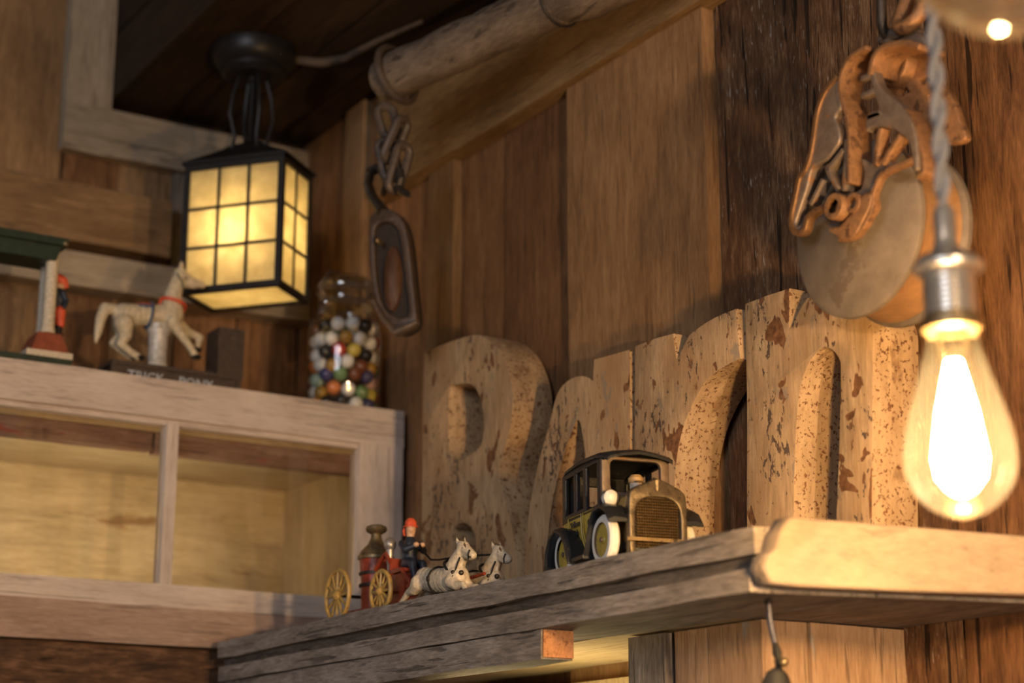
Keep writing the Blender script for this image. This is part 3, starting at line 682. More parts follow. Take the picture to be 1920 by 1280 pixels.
# hook hanging under the shelf corner
hk = thing('hanging_hook', 'thin steel hook with a dark tag hanging under the shelf corner', 'hook', tuple(at(1462, 1300, X=.868)))
HX = .868; hq = lambda *l: [at(a, b, X=HX) for a, b in l]
bm = NB(); add_tube(bm, hq((1441, 1131), (1443, 1160), (1449, 1190), (1454, 1214)), [.0019, .0024, .0024, .0018], 8); obj('steel_wire', bm, simple('blued_steel', (.20, .20, .27), .25, .9), hk, smooth=True)
bm = NB(); add_tube(bm, hq((1440, 1124), (1442, 1133)), [.003, .0032], 8); obj('screw_eye', bm, IRON_D, hk, smooth=True)
bm = NB(); add_tube(bm, hq((1453, 1206), (1457, 1224), (1460, 1236), (1460, 1258)), [.0022, .0036, .0022, .0028], 8); obj('clasp', bm, RUBBER, hk, smooth=True)
bm = NB(); add_ball(bm, at(1470, 1241, X=HX - .002), .0034); add_ball(bm, at(1456, 1240, X=HX), .002); obj('bead', bm, BRASS, hk, smooth=True)
bm = NB(); add_tube(bm, hq((1460, 1252), (1458, 1262), (1456, 1280), (1456, 1320)), [.003, .008, .011, .012], 10, flat=.5, flat_dir=VD); obj('tag', bm, RUBBER, hk, smooth=True)

# ================================================================ LANTERN
LW, LD, LZ0, LZ1 = .140, .090, .658, .832
lan = thing('ceiling_lantern', 'black square ceiling lantern with amber glass panes over the cabinet', 'lantern', (.891, 2.0676, LZ0), math.radians(40))
# local frame: the wide near face looks along -X, the narrow one along -Y (both towards the room)
hx, hy = LD / 2, LW / 2; H = LZ1 - LZ0; ft = .0075
bm = NB()
for sx in (-1, 1):
    for sy in (-1, 1):
        add_box(bm, *sorted((sx * hx, sx * (hx - ft))), *sorted((sy * hy, sy * (hy - ft))), 0, H, .0006)
for z0, z1 in ((0, .008), (H - .009, H)):
    for s in (-1, 1):
        add_box(bm, *sorted((s * hx, s * (hx - ft))), -hy + ft, hy - ft, z0, z1, .0005); add_box(bm, -hx + ft, hx - ft, *sorted((s * hy, s * (hy - ft))), z0, z1, .0005)
obj('frame', bm, LAMP_BLK, lan, True)
def face(axis, s, ncol):
    half = hy if axis == 'X' else hx; off = (hx if axis == 'X' else hy) - ft / 2
    a0, a1 = -half + ft, half - ft; z0, z1 = .008, H - .009
    def bx(b, u0, u1, w0, w1, d):
        if axis == 'X': add_box(b, s * off - d, s * off + d, u0, u1, w0, w1)
        else: add_box(b, u0, u1, s * off - d, s * off + d, w0, w1)
    for i in range(1, ncol):
        b = NB(); u = a0 + (a1 - a0) * i / ncol; bx(b, u - .0017, u + .0017, z0, z1, .0024); obj('muntin', b, LAMP_BLK, lan, True)
    for j in range(1, 3):
        b = NB(); z = z0 + (z1 - z0) * j / 3; bx(b, a0, a1, z - .0017, z + .0017, .0022); obj('muntin', b, LAMP_BLK, lan, True)
    for i in range(ncol):
        for j in range(3):
            b = NB(); ud, zd = (a1 - a0) / ncol, (z1 - z0) / 3
            bx(b, a0 + ud * i, a0 + ud * (i + 1), z0 + zd * j, z0 + zd * (j + 1), .0009); obj('pane', b, PANE, lan, True)
face('X', -1, 3); face('X', 1, 3); face('Y', -1, 2); face('Y', 1, 2)
bm = NB(); add_box(bm, -hx + ft, hx - ft, -hy + ft, hy - ft, .003, .005); obj('bottom_pane', bm, PANE, lan, True)
bm = NB(); vs = []
for (k, z) in ((1.05, H), (1.05, H + .004), (.5, H + .024), (.30, H + .034), (0.0, H + .042)):
    vs.append([bm.verts.new((a * hx * k, b * hy * k, z)) for a, b in ((-1, -1), (1, -1), (1, 1), (-1, 1))] if k else [bm.verts.new((0, 0, z))])
for i in range(3):
    for k in range(4): bm.faces.new((vs[i][k], vs[i][(k + 1) % 4], vs[i + 1][(k + 1) % 4], vs[i + 1][k]))
for k in range(4): bm.faces.new((vs[3][k], vs[3][(k + 1) % 4], vs[4][0]))
obj('roof', bm, LAMP_BLK, lan, True)
bm = NB(); add_box(bm, -hx + .002, hx - .002, -hy + .002, hy - .002, H - .002, H + .001); obj('roof_plate', bm, LAMP_BLK, lan, True)
ZT = 1.004 - LZ0
bm = NB(); add_lathe(bm, [(0, H + .036), (.010, H + .038), (.007, H + .046), (.0045, H + .052), (.0045, ZT - .05), (.009, ZT - .046), (.009, ZT - .036), (0, ZT - .036)], n=16); obj('stem', bm, LAMP_BLK, lan, True, True)
bm = NB()
for k in range(4):
    a = PI / 4 + k * PI / 2; c, s_ = math.cos(a), math.sin(a)
    add_tube(bm, [(c * .026, s_ * .026, H + .022), (c * .022, s_ * .022, H + .045), (c * .030, s_ * .030, H + .075), (c * .026, s_ * .026, H + .105), (c * .018, s_ * .018, ZT - .04)], .0026, 6)
obj('scroll_arms', bm, LAMP_BLK, lan, True, True)
bm = NB(); add_lathe(bm, [(0, ZT - .042), (.036, ZT - .042), (.043, ZT - .036), (.043, ZT - .030), (.049, ZT - .026), (.054, ZT - .018), (.056, ZT - .008), (.056, ZT), (0, ZT)], n=36); obj('canopy', bm, LAMP_BLK, lan, True, True)
bm = NB(); add_lathe(bm, [(0, .066), (.005, .067), (.009, .076), (.0095, .086), (.0065, .100), (.0045, .110), (0, .112)], n=16); b1 = obj('candle_bulb', bm, CANDLE, lan, True, True)
bm = NB(); add_lathe(bm, [(0, .111), (.0075, .111), (.0075, H - .001), (0, H - .001)], n=14); obj('bulb_socket', bm, CREAMP, lan, True, True)
wr = NB(); add_tube(wr, [at(*q) for q in ()] or [Vector((.945, 2.05, .995)), Vector((.968, 2.02, .985)), Vector((.985, 1.985, .983)), Vector((1.005, 1.93, .992)), Vector((1.03, 1.86, .9965))], [.006, .0065, .005, .004, .003], 8)
tag(obj('lamp_cable', wr, simple('dusty_cable', (.09, .06, .04), .7), smooth=True), 'dusty sagging cable under the ceiling right of the lantern', 'cable')

# ================================================================ YELLOW CAB (local: front looks along -y)
TZ = .2138
tx = thing('toy_taxi', 'yellow and black cast iron toy cab with white tyres and a driver, on the shelf', 'toy car', (.907, 1.268, TZ), math.radians(-12))
def tp(name, bm, m, smooth=True, sharp=40): return obj(name, bm, m, tx, True, smooth, sharp)
FA, RA = -.044, .045                     # axle y
def side_loft(prof, x0, x1, bev=.001):
    """side profile (y,z) extruded along x from x0 to x1"""
    bm = curve2d([[(-p[0], p[1]) for p in prof]], x1 - x0, bev, 1)
    bmesh.ops.transform(bm, matrix=Matrix.Translation(((x0 + x1) / 2, 0, 0)) @ TOX, verts=bm.verts); return bm
bw = .0315
# lower body: yellow tub, narrower below
bm = side_loft([(-.026, .018), (.054, .016), (.0605, .030), (.0615, .054), (-.026, .056), (-.030, .040)], -bw, bw, .002)
for v in bm.verts:
    k = .80 + .20 * min(1, max(0, (v.co.z - .014) / .034)); v.co.x *= k
body = tp('lower_body', bm, YELLOWP)
for xx in (-bw - .0006,):
    for y0, y1 in ((-.019, .012), (.016, .046)):
        bm = NB(); q = [(xx + .0045, y0, .020), (xx + .0005, y0, .036), (xx, y0, .053), (xx, y1, .053), (xx + .0005, y1, .036), (xx + .0045, y1, .020)]
        add_tube(bm, q, .00055, 5, True); tp('door_outline', bm, YELLOWP)
for (txt, yy, zz, szz) in (('Yellow', .031, .046, .0078), ('Cab', .031, .0385, .0078), ('Co', .031, .031, .0078), ('Cab', -.004, .043, .0085), ('1727', -.004, .034, .0085)):
    bm = text_bm(txt, szz, .0006)
    lean = (.0535 - zz) * .10
    bmesh.ops.transform(bm, matrix=Matrix.Translation((-bw - .0012 + lean, yy, zz)) @ Matrix.Rotation(-PI / 2, 4, 'Z') @ Matrix.Rotation(PI / 2, 4, 'X'), verts=bm.verts)
    tp('door_lettering', bm, BLACKP, False)
# hood and cowl
bm = NB(); rows = []
for (y, hw, zt) in ((-.026, .0285, .063), (-.034, .025, .0625), (-.050, .0215, .061), (-.068, .020, .060)):
    rows.append([bm.verts.new((hw * a, y, z)) for a, z in ((-1, .018), (-1, zt - .010), (-.8, zt - .003), (-.35, zt), (.35, zt), (.8, zt - .003), (1, zt - .010), (1, .018))])
for i in range(3):
    for k in range(7): bm.faces.new((rows[i][k], rows[i][k + 1], rows[i + 1][k + 1], rows[i + 1][k]))
bm.faces.new(rows[0]); bm.faces.new(rows[-1][::-1])
tp('hood', bm, simple('yellow_and_brass_worn_paint', (.40, .26, .08), .38, .3, .5, (.30, .19, .08), .52, 180, .3))
# radiator shell: arched brass ring with a peaked top, woven grille
def arch(hw, zb, zt, pk=0):
    return [(-hw, zb, 1), (hw, zb, 1), (hw, zt - .016), (hw * .86, zt - .006), (hw * .5, zt - .001), (0, zt + pk), (-hw * .5, zt - .001), (-hw * .86, zt - .006), (-hw, zt - .016)]
def fplate(polys, y0, y1, bev=.001):
    bm = curve2d(polys, abs(y1 - y0), bev, 2); bmesh.ops.transform(bm, matrix=Matrix.Translation((0, (y0 + y1) / 2, 0)) @ TOY, verts=bm.verts); return bm
tp('radiator_shell', fplate([spline(arch(.0262, .006, .0665, .0035), 4), spline(arch(.0205, .0085, .0545, 0), 4)], -.0745, -.0655, .0014), PEWTER)
tp('radiator_back', fplate([spline(arch(.0245, .010, .063, .002), 4)], -.0690, -.0655, .0005), BLACKP)
bm = NB()
for i in range(19):
    z = .0125 + i * .0024; hw_ = .019 if z < .05 else .015; add_box(bm, -hw_, hw_, -.0725, -.0700, z, z + .0014)
for i in range(17):
    x = -.0176 + i * .0022; add_box(bm, x - .0003, x + .0003, -.0728, -.0702, .0122, .053)
tp('grille', bm, GOLDG, False)['kind'] = 'stuff'
bm = NB(); add_tube(bm, [(0, -.0735, .060), (0, -.0735, .0675), (0, -.066, .0715)], [.0018, .003, .0012], 8); tp('shell_ridge', bm, PEWTER)
# upper body: pillars, windows, roof
zt = .098
for s in (-1, 1):
    o_ = [(-.026, .052), (.0615, .050), (.0615, .093), (.054, .0955), (-.020, .0965), (-.026, .094)]
    wn = [[(-.019, .0565), (-.009, .0555), (.006, .0545), (.006, .0915), (-.019, .0920)], [(.0125, .0575), (.0275, .0570), (.0275, .0905), (.0125, .0910)], [(.034, .0575), (.054, .0570), (.054, .0895), (.034, .0902)]]
    bm = curve2d([[(-p[0], p[1]) for p in q] for q in [o_] + wn], .004, .0008, 1)
    bmesh.ops.transform(bm, matrix=Matrix.Translation((s * (bw - .0018), 0, 0)) @ TOX, verts=bm.verts); tp('window_side', bm, BLACKP)
def rrect(x0, x1, z0, z1, r):
    o = []
    for (cx, cz, a0) in ((x1 - r, z0 + r, -90), (x1 - r, z1 - r, 0), (x0 + r, z1 - r, 90), (x0 + r, z0 + r, 180)):
        for k in range(4): a = math.radians(a0 + 30 * k); o.append((cx + r * math.cos(a), cz + r * math.sin(a)))
    return o
tp('windshield_frame', fplate([rrect(-bw, bw, .058, .0965, .002), rrect(-.0235, .0235, .066, .0935, .005)], -.030, -.025, .0009), IRON_G)
tp('rear_wall', fplate([rrect(-bw, bw, .050, .095, .003), rrect(-.012, .012, .068, .086, .003)], .058, .0615, .0009), BLACKP)
bm = NB(); rows = []
for (y, k, dz) in ((-.040, .96, -.0025), (-.036, 1.03, .0), (-.020, 1.05, .003), (.02, 1.05, .0045), (.052, 1.03, .002), (.0655, .95, -.004)):
    rows.append([bm.verts.new((bw * k * a, y, .0962 + dz + h)) for a, h in ((-1, -.0012), (-.9, .0012), (-.5, .0042), (0, .0062), (.5, .0042), (.9, .0012), (1, -.0012))])
lo = []
for row in rows: lo.append([bm.verts.new(v.co - Vector((0, 0, .0024))) for v in row])
for i in range(5):
    for k in range(6):
        bm.faces.new((rows[i][k], rows[i][k + 1], rows[i + 1][k + 1], rows[i + 1][k])); bm.faces.new((lo[i][k + 1], lo[i][k], lo[i + 1][k], lo[i + 1][k + 1]))
    bm.faces.new((rows[i][0], rows[i + 1][0], lo[i + 1][0], lo[i][0])); bm.faces.new((rows[i][6], lo[i][6], lo[i + 1][6], rows[i + 1][6]))
for k in range(6):
    bm.faces.new((rows[0][k + 1], rows[0][k], lo[0][k], lo[0][k + 1])); bm.faces.new((rows[5][k], rows[5][k + 1], lo[5][k + 1], lo[5][k]))
tp('roof', bm, BLACKP)
# fenders, running boards, wheels, lamps
def fender(s, y0, pts, wd):
    bm = NB(); rows = []
    for (y, z) in pts:
        rows.append([bm.verts.new((s * x, y0 + y, z + dz)) for x, dz in ((bw * .72, 0), (bw + wd * .5, .0012), (bw + wd, -.001), (bw + wd, -.0035), (bw + wd - .002, -.0035), (bw * .72, -.0025))])
    for i in range(len(rows) - 1):
        for k in range(6): bm.faces.new((rows[i][k], rows[i][(k + 1) % 6], rows[i + 1][(k + 1) % 6], rows[i + 1][k]))
    bm.faces.new(rows[0]); bm.faces.new(rows[-1][::-1]); bmesh.ops.recalc_face_normals(bm, faces=bm.faces); return bm
for s in (-1, 1):
    tp('front_fender', fender(s, FA, [(-.026, .036), (-.018, .0455), (-.006, .0505), (.008, .0490), (.016, .0410), (.021, .0300), (.025, .0190), (.030, .0125)], .0118), BLACKP)
    tp('rear_fender', fender(s, RA, [(-.031, .0125), (-.027, .0180), (-.0225, .0285), (-.014, .0390), (.000, .0440), (.014, .0390), (.023, .0270), (.026, .0120)], .0145), BLACKP)
    bm = NB(); add_box(bm, *sorted((s * bw * .75, s * (bw + .0125))), -.016, .020, .0095, .0128, .0006); tp('running_board', bm, BLACKP)
    for (yy, r) in ((FA, .0212), (RA, .0212)):
        c = Vector((s * (bw + (.0030 if yy < 0 else .0020)), yy, r + .0002))
        bm = lx([(r - .0065, -.0045), (r - .002, -.0045), (r, -.0025), (r, .0025), (r - .002, .0045), (r - .0065, .0045)], c, 32)
        wl = tp('wheel', bm, WHITEP)
        bm = lx([(0, -.0036), (.003, -.0036), (.004, -.0024), (r - .006, -.0022), (r - .006, .0022), (.004, .0024), (.003, .0036), (0, .0036)], c, 24); tp('wheel_disc', bm, YELLOWP)
        bm = lx([(0, -.0052), (.0022, -.0050), (.0022, .0050), (0, .0052)], c, 12); tp('axle_cap', bm, IRON_G)
    bm = NB(); add_lathe(bm, [(0, -.006), (.004, -.0058), (.0062, -.004), (.0068, .003), (.004, .006), (0, .007)], n=18)
    bmesh.ops.transform(bm, matrix=Matrix.Translation((s * .029, -.041, .0575)) @ Matrix.Rotation(-PI / 2, 4, 'X') @ Matrix.Rotation(PI, 4, 'X'), verts=bm.verts); tp('headlamp', bm, WHITEP)
bm = NB(); add_box(bm, -.024, .024, -.066, .05, .0125, .018, .001); tp('chassis', bm, BLACKP)
bm = NB(); add_box(bm, -.030, .030, -.0795, -.077, .0165, .0195, .0008); tp('bumper_bar', bm, BRASS)
drv = blob('driver_coat', [([(.007, -.012, .050), (.007, -.012, .064)], [.010, .0075]), ([(-.003, -.013, .063), (.0, -.02, .056)], [.004, .0035]), ([(.017, -.013, .063), (.014, -.02, .056)], [.004, .0035])], [], .0011, simple('grey_driver_coat', (.10, .08, .07), .5), tx, True)
blob('driver_head', [([(.007, -.0135, .067), (.007, -.0138, .0775)], [.0040, .0058])], [((.007, -.0193, .0755), .0016), ((.007, -.0185, .0725), .0018, 8, 6, (1.4, 1, .7))], .0007, simple('driver_face_paint', (.62, .52, .42), .4), tx, True, 2)
bm = NB(); add_lathe(bm, [(0, .0105), (.0045, .0100), (.0068, .0070), (.0064, .0040), (.0070, .0030), (0, .0030)], (.007, -.0138, .0745), 20); add_ball(bm, (.007, -.0200, .0778), .0042, 10, 6, (1, 1, .22)); tp('driver_cap', bm, simple('tan_cap_paint', (.42, .28, .13), .45))

# ================================================================ HORSE-DRAWN FIRE ENGINE (runs along -Y)
fe = thing('toy_fire_engine', 'red cast iron toy steam fire engine drawn by two white horses, left end of shelf', 'toy fire engine', (.893, 1.60, TZ))
def fp(name, bm, m, smooth=True, sharp=40): return obj(name, bm, m, fe, False, smooth, sharp)
bc = at(704, 1080, X=.898); bx_, by_ = bc.x, bc.y
def zf(py, X=.898): return at(704, py, X=X).z
B = lambda prof: add_lathe(NB(), prof, (bx_, by_, 0), 28)
pxm = 1.93 / 3400
fp('boiler', B([(0, TZ + .012), (26 * pxm, TZ + .013), (27 * pxm, zf(1090)), (30 * pxm, zf(1058)), (31 * pxm, zf(1050)), (0, zf(1050))]), REDP)
for py in (1098, 1076): fp('boiler_band', B([(27 * pxm, zf(py + 3)), (30.5 * pxm, zf(py + 3)), (31.5 * pxm, zf(py)), (30.5 * pxm, zf(py - 3)), (27 * pxm, zf(py - 3))]), IRON_D)
fp('dome', B([(0, zf(1050)), (34 * pxm, zf(1049)), (34.5 * pxm, zf(1044)), (31 * pxm, zf(1040)), (29 * pxm, zf(1035)), (22 * pxm, zf(1027)), (15 * pxm, zf(1020)), (10.5 * pxm, zf(1010)), (9.5 * pxm, zf(1000)), (0, zf(1000))]), BRASS)
fp('chimney_cap', B([(0, zf(1003)), (10 * pxm, zf(1002)), (18 * pxm, zf(998)), (20.5 * pxm, zf(993)), (19 * pxm, zf(988)), (12 * pxm, zf(985)), (0, zf(985))]), BRASS)
# frame, pump body, seat
def ybox(name, y0, y1, x0, x1, z0, z1, m, b=.001): bm = NB(); add_box(bm, x0, x1, y0, y1, z0, z1, b); return fp(name, bm, m)
ybox('frame', 1.572, 1.742, .878, .916, TZ + .008, TZ + .0125, REDP)
ybox('pump_body', 1.610, 1.672, .880, .914, TZ + .0125, TZ + .040, REDP, .003)
hd = at(770, 990, X=.896); dx_, dy_, hz = .896, hd.y, hd.z; sz = hz - .043
ybox('seat', dy_ - .012, dy_ + .012, .879, .914, sz - .004, sz, REDP)
ybox('seat_back', dy_ + .011, dy_ + .0145, .879, .914, sz - .006, sz + .012, REDP)
ybox('seat_pedestal', dy_ - .006, dy_ + .012, .884, .909, TZ + .012, sz - .004, REDP, .002)
for xx in (.8795, .9135):
    bm = NB(); add_tube(bm, [(xx, dy_ + .012, sz + .008), (xx, dy_ + .022, sz + .018), (xx, dy_ + .034, sz + .012), (xx, 1.672, sz + .004)], .0024, 6); fp('gooseneck_rail', bm, REDP)
    bm = NB(); add_tube(bm, [(xx, dy_ - .012, sz - .002), (xx, dy_ - .030, sz - .016), (xx, dy_ - .034, TZ + .016)], .0022, 6); fp('dash_rail', bm, REDP)
ybox('foot_board', dy_ - .040, dy_ - .020, .880, .912, sz - .022, sz - .0185, REDP)
bm = NB(); add_ball(bm, (.884, dy_ + .022, sz + .028), .0066, 14, 10, (1, 1, 1.1)); add_tube(bm, [(.884, dy_ + .022, sz - .002), (.884, dy_ + .022, sz + .024)], [.0022, .0045], 10); fp('air_chamber', bm, simple('silver_paint', (.34, .31, .28), .35, .6))
def wheel(name, c, r, nsp):
    c = Vector(c); bm = NB(); add_tube(bm, [c + Vector((0, math.cos(k / 32 * 2 * PI) * (r - .002), math.sin(k / 32 * 2 * PI) * (r - .002))) for k in range(32)], .0024, 6, True)
    wh = fp(name, bm, GILT)
    def sub(n2, b2): o2 = obj(n2, b2, GILT, wh, False, True); return o2
    sub('hub', lx([(0, -.0055), (.0022, -.005), (r * .20, -.0028), (r * .22, .003), (0, .003)], c, 14))
    for k in range(nsp):
        a = 2 * PI * k / nsp; d = Vector((0, math.cos(a), math.sin(a))); b = NB(); add_tube(b, [c + d * r * .15, c + d * (r - .0025)], [.0019, .0014], 5); sub('spoke', b)
WR, WF = .0285, .0205
for xx in (.866, .922):
    wheel('rear_wheel', (xx, 1.731, TZ + WR), WR, 12); wheel('front_wheel', (xx, 1.6335, TZ + WF + .002), WF + .002, 12)
for (yy, zz) in ((1.731, TZ + WR), (1.6335, TZ + WF + .002)):
    bm = NB(); add_tube(bm, [(.866, yy, zz), (.922, yy, zz)], .0018, 6); fp('axle', bm, IRON_D)
# driver with red helmet
blob('driver_coat', [([(dx_, dy_ + .002, sz + .006), (dx_, dy_ + .001, hz - .018)], [.0088, .0085]), ([(dx_, dy_, hz - .018), (dx_, dy_, hz - .010)], [.008, .0040]),
     ([(dx_ - .010, dy_, hz - .017), (dx_ - .011, dy_ - .009, hz - .024), (dx_ - .003, dy_ - .017, hz - .020)], [.0042, .0038, .0030]), ([(dx_ + .010, dy_, hz - .017), (dx_ + .011, dy_ - .009, hz - .024), (dx_ + .004, dy_ - .017, hz - .020)], [.0042, .0038, .0030]),
     ([(dx_ - .005, dy_, sz + .006), (dx_ - .006, dy_ - .016, sz + .0045), (dx_ - .006, dy_ - .022, sz - .014), (dx_ - .006, dy_ - .028, sz - .016)], [.0058, .0046, .0036, .003]), ([(dx_ + .005, dy_, sz + .006), (dx_ + .006, dy_ - .016, sz + .0045), (dx_ + .006, dy_ - .022, sz - .014), (dx_ + .006, dy_ - .028, sz - .016)], [.0058, .0046, .0036, .003])], [], .0012, NAVY, fe)
blob('driver_head', [([(dx_, dy_, hz - .010), (dx_, dy_ - .0005, hz)], [.0038, .0055])], [((dx_, dy_ - .0058, hz - .001), .0014), ((dx_ - .002, dy_ - .005, hz - .004), .0014)], .0007, SKIN, fe, False, 2)
for s in (-1, 1):
    bm = NB(); add_ball(bm, (dx_ + s * .0035, dy_ - .0185, hz - .0195), .0030, 10, 8, (1, 1.2, .9)); fp('driver_hand', bm, SKIN)
bm = NB(); add_lathe(bm, [(0, hz + .0105), (.003, hz + .0102), (.0058, hz + .007), (.0062, hz + .003), (.0078, hz + .0018), (.0078, hz + .0008), (0, hz + .0008)], (dx_, dy_, 0), 18)
add_tube(bm, [(dx_, dy_ + .0055, hz + .0025), (dx_, dy_ + .0085, hz - .002), (dx_, dy_ + .0092, hz - .007)], [.0042, .0048, .0032], 8, flat=.45, flat_dir=(0, 1, 0)); fp('driver_helmet', bm, REDH)
# horses: near one traced in its own plane, far one a step ahead and further back
h6 = lambda x, y, X=.870: at(760 + x * .1146, 990 + y * .1146, X=X)
k6 = .1146 * 1.76 / 3400 * 1.08
def horse(dX, dY):
    T = Vector((dX, dY, 0)); X0 = .870
    def q(x, y, l=0): return h6(x, y, X0) + T + Vector((l, 0, 0))
    ch_ = [([q(345, 830), q(520, 860), q(720, 850), q(860, 800)], [185 * k6, 190 * k6, 200 * k6, 185 * k6]),
           ([q(800, 720), q(850, 560), q(930, 400), q(960, 300)], [172 * k6, 136 * k6, 110 * k6, 90 * k6]),
           ([q(940, 300), q(1030, 375), q(1105, 440)], [95 * k6, 76 * k6, 64 * k6]),
           ([q(1075, 470), q(990, 425)], [52 * k6, 66 * k6]),
           ([q(905, 240, -.003), q(885, 150, -.0035)], [34 * k6, 12 * k6]), ([q(930, 240, .003), q(920, 150, .0035)], [34 * k6, 12 * k6]),
           ([q(330, 730), q(260, 720), q(215, 800), q(210, 850)], [50 * k6, 60 * k6, 50 * k6, 18 * k6])]
    for l, dy in ((-.0075, 0), (.0075, 25)):
        ch_.append(([q(330, 900, l), q(260, 1010 + dy, l), q(160, 1060 + dy, l), q(90, 1160 + dy, l), q(50, 1220 + dy, l)], [130 * k6, 90 * k6, 55 * k6, 42 * k6, 45 * k6]))
        ch_.append(([q(860, 880, l), q(960, 950 + dy, l), q(1060, 930 + dy, l), q(1110, 1010 + dy, l), q(1060, 1080 + dy, l)], [105 * k6, 75 * k6, 52 * k6, 42 * k6, 44 * k6]))
    o = blob('horse', ch_, [(q(905, 560), 62 * k6, 10, 8, (.5, 1, 2.4))], .0011, CREAMP, fe, False, 3, TZ + .0003)
    def strap(name, pts, r=.0011, m=RUBBER):
        b = NB(); add_tube(b, pts, r, 6); obj(name, b, m, o, False, True)
    R = 205 * k6
    ring = []
    for k in range(18):   # collar round the neck base
        a = 2 * PI * k / 18; c0 = q(800, 640); ax = (q(880, 480) - q(760, 760)).normalized(); sd = Vector((1, 0, 0)); up = ax.cross(sd).normalized()
        ring.append(c0 + sd * math.cos(a) * 160 * k6 + up * math.sin(a) * 168 * k6)
    b = NB(); add_tube(b, ring, .0014, 6, True); obj('collar', b, RUBBER, o, False, True)
    ring = []
    for k in range(18):
        a = 2 * PI * k / 18; ring.append(q(560, 855) + Vector((math.cos(a) * R, 0, math.sin(a) * R)) + Vector((0, -.0008 * math.sin(a), 0)))
    b = NB(); add_tube(b, ring, .0010, 6, True); obj('girth', b, RUBBER, o, False, True)
    b = NB(); add_ball(b, q(560, 840, -R), .0026, 10, 8, (.5, 1, 1.2)); obj('girth_buckle', b, IRON_D, o, False, True)
    strap('chest_strap', [q(960, 480, -.0045), q(930, 600, -.0055), q(915, 740, -.0075), q(905, 850, -.0105)], .0008)
    strap('noseband', [q(1100, 355, -.003), q(1095, 430, -.0045), q(1065, 505, -.002)], .0008)
    b = NB(); add_ball(b, q(905, 730, -.0085), .0022, 8, 6); add_ball(b, q(960, 730, -.003), .0026, 8, 6); obj('harness_buckle', b, IRON_D, o, False, True)
    b = NB(); add_tube(b, [q(900, 190), q(960, 220, -.001), q(1010, 290, -.0022), q(1040, 330, -.003)], [.0014, .0018, .0015, .0006], 6); obj('forelock', b, simple('brown_forelock', (.13, .075, .04), .5), o, False, True)
    for s in (-1, 1):
        b = NB(); add_ball(b, q(1000, 330, s * .0042), .0009, 8, 6); obj('eye', b, RUBBER, o, False, True)
    return o
horse(0, 0)
fa = at(760 + 1580 * .1146, 990 + 380 * .1146, X=.912); na = h6(1000, 330)
horse(.042, (fa - na).y)
rn = lambda x, y, X: h6(x, y, X)
for (a, b_) in ((.885, .866), (.905, .912)):
    bm = NB(); add_tube(bm, [Vector((dx_, dy_ - .019, hz - .0195)), rn(330, 420, .89), rn(420, 515, .886), rn(560, 515, .88), rn(720, 490, .872 if b_ < .9 else .90), rn(960, 450, .872 if b_ < .9 else .906), rn(1060, 470, b_) if b_ < .9 else rn(1400, 435, .908)], .0010, 6)
    fp('rein', bm, RUBBER)
bm = NB(); add_tube(bm, [(.893, 1.59, TZ + .012), (.893, 1.52, TZ + .022), (.893, 1.475, TZ + .024)], .0018, 6); fp('draft_pole', bm, REDP)

# ================================================================ JAR OF MARBLES
JX, JY, JZ = 1.0405, 2.078, .5228
jar = thing('marble_jar', 'clear glass jar with a wire bail lid, full of coloured marbles', 'jar', (JX, JY, JZ))
jt = at(645, 520, Y=2.078).z
bm = NB(); H_ = jt - JZ
prof = [(0, 0), (.046, 0), (.0485, .003), (.0488, H_ * .60), (.046, H_ * .68), (.038, H_ * .74), (.0355, H_ * .77), (.0355, H_ * .86), (.0385, H_ * .88), (.0385, H_ * .92)]
add_lathe(bm, [(r, JZ + h) for r, h in prof], (JX, JY, 0), 40); obj('jar_body', bm, GLASS, jar, smooth=True)
bm = NB(); add_lathe(bm, [(.0372, H_ * .90), (.0378, H_ * .93), (.0375, H_ * .95), (.030, H_ * .985), (.012, H_), (0, H_)], (JX, JY, JZ), 36); obj('jar_lid', bm, GLASS, jar, smooth=True)
for zz in (.885, .80):
    bm = NB(); add_tube(bm, [Vector((JX + .0392 * math.cos(k / 28 * 2 * PI) * (1 if zz > .85 else .94), JY + .0392 * math.sin(k / 28 * 2 * PI) * (1 if zz > .85 else .94), JZ + H_ * zz)) for k in range(28)], .0013, 6, True); obj('wire_band', bm, IRON_G, jar, smooth=True)
bm = NB(); add_tube(bm, [Vector((JX - .040, JY - .01, JZ + H_ * .80)), Vector((JX - .043, JY - .012, JZ + H_ * .9)), Vector((JX - .03, JY - .01, JZ + H_ * 1.01)), Vector((JX, JY, JZ + H_ * 1.025)), Vector((JX + .03, JY + .01, JZ + H_ * 1.01)), Vector((JX + .041, JY + .012, JZ + H_ * .9))], .0015, 6); obj('wire_bail', bm, IRON_G, jar, smooth=True)
cols = [('white', (.70, .68, .66), 5), ('black', (.018, .017, .018), 3), ('yellow', (.50, .40, .08), 3), ('orange', (.62, .20, .06), 2), ('red', (.45, .05, .03), 2), ('pale pink', (.58, .36, .32), 2), ('green', (.16, .26, .12), 2), ('pale green', (.36, .46, .36), 2), ('dark blue', (.06, .06, .17), 2), ('brown', (.16, .055, .025), 3), ('amber', (.36, .20, .04), 2)]
bag = [c for c in cols for _ in range(c[2])]
me_of = {}
spots = []
R_ = .0096
for L in range(7):
    zz = R_ + .003 + L * .0172; off = L * .23
    for k in range(12): a = 2 * PI * (k / 12) + off; spots.append((L, (.0372 * math.cos(a), .0372 * math.sin(a), zz + random.uniform(-.0035, .0035))))
    if L >= 5:
        for k in range(5): a = 2 * PI * k / 5 + off; spots.append((L, (.0165 * math.cos(a), .0165 * math.sin(a), zz + .001)))
ORD = ['first', 'second', 'third', 'fourth', 'fifth', 'sixth', 'seventh', 'eighth', 'ninth', 'tenth', 'eleventh', 'twelfth']
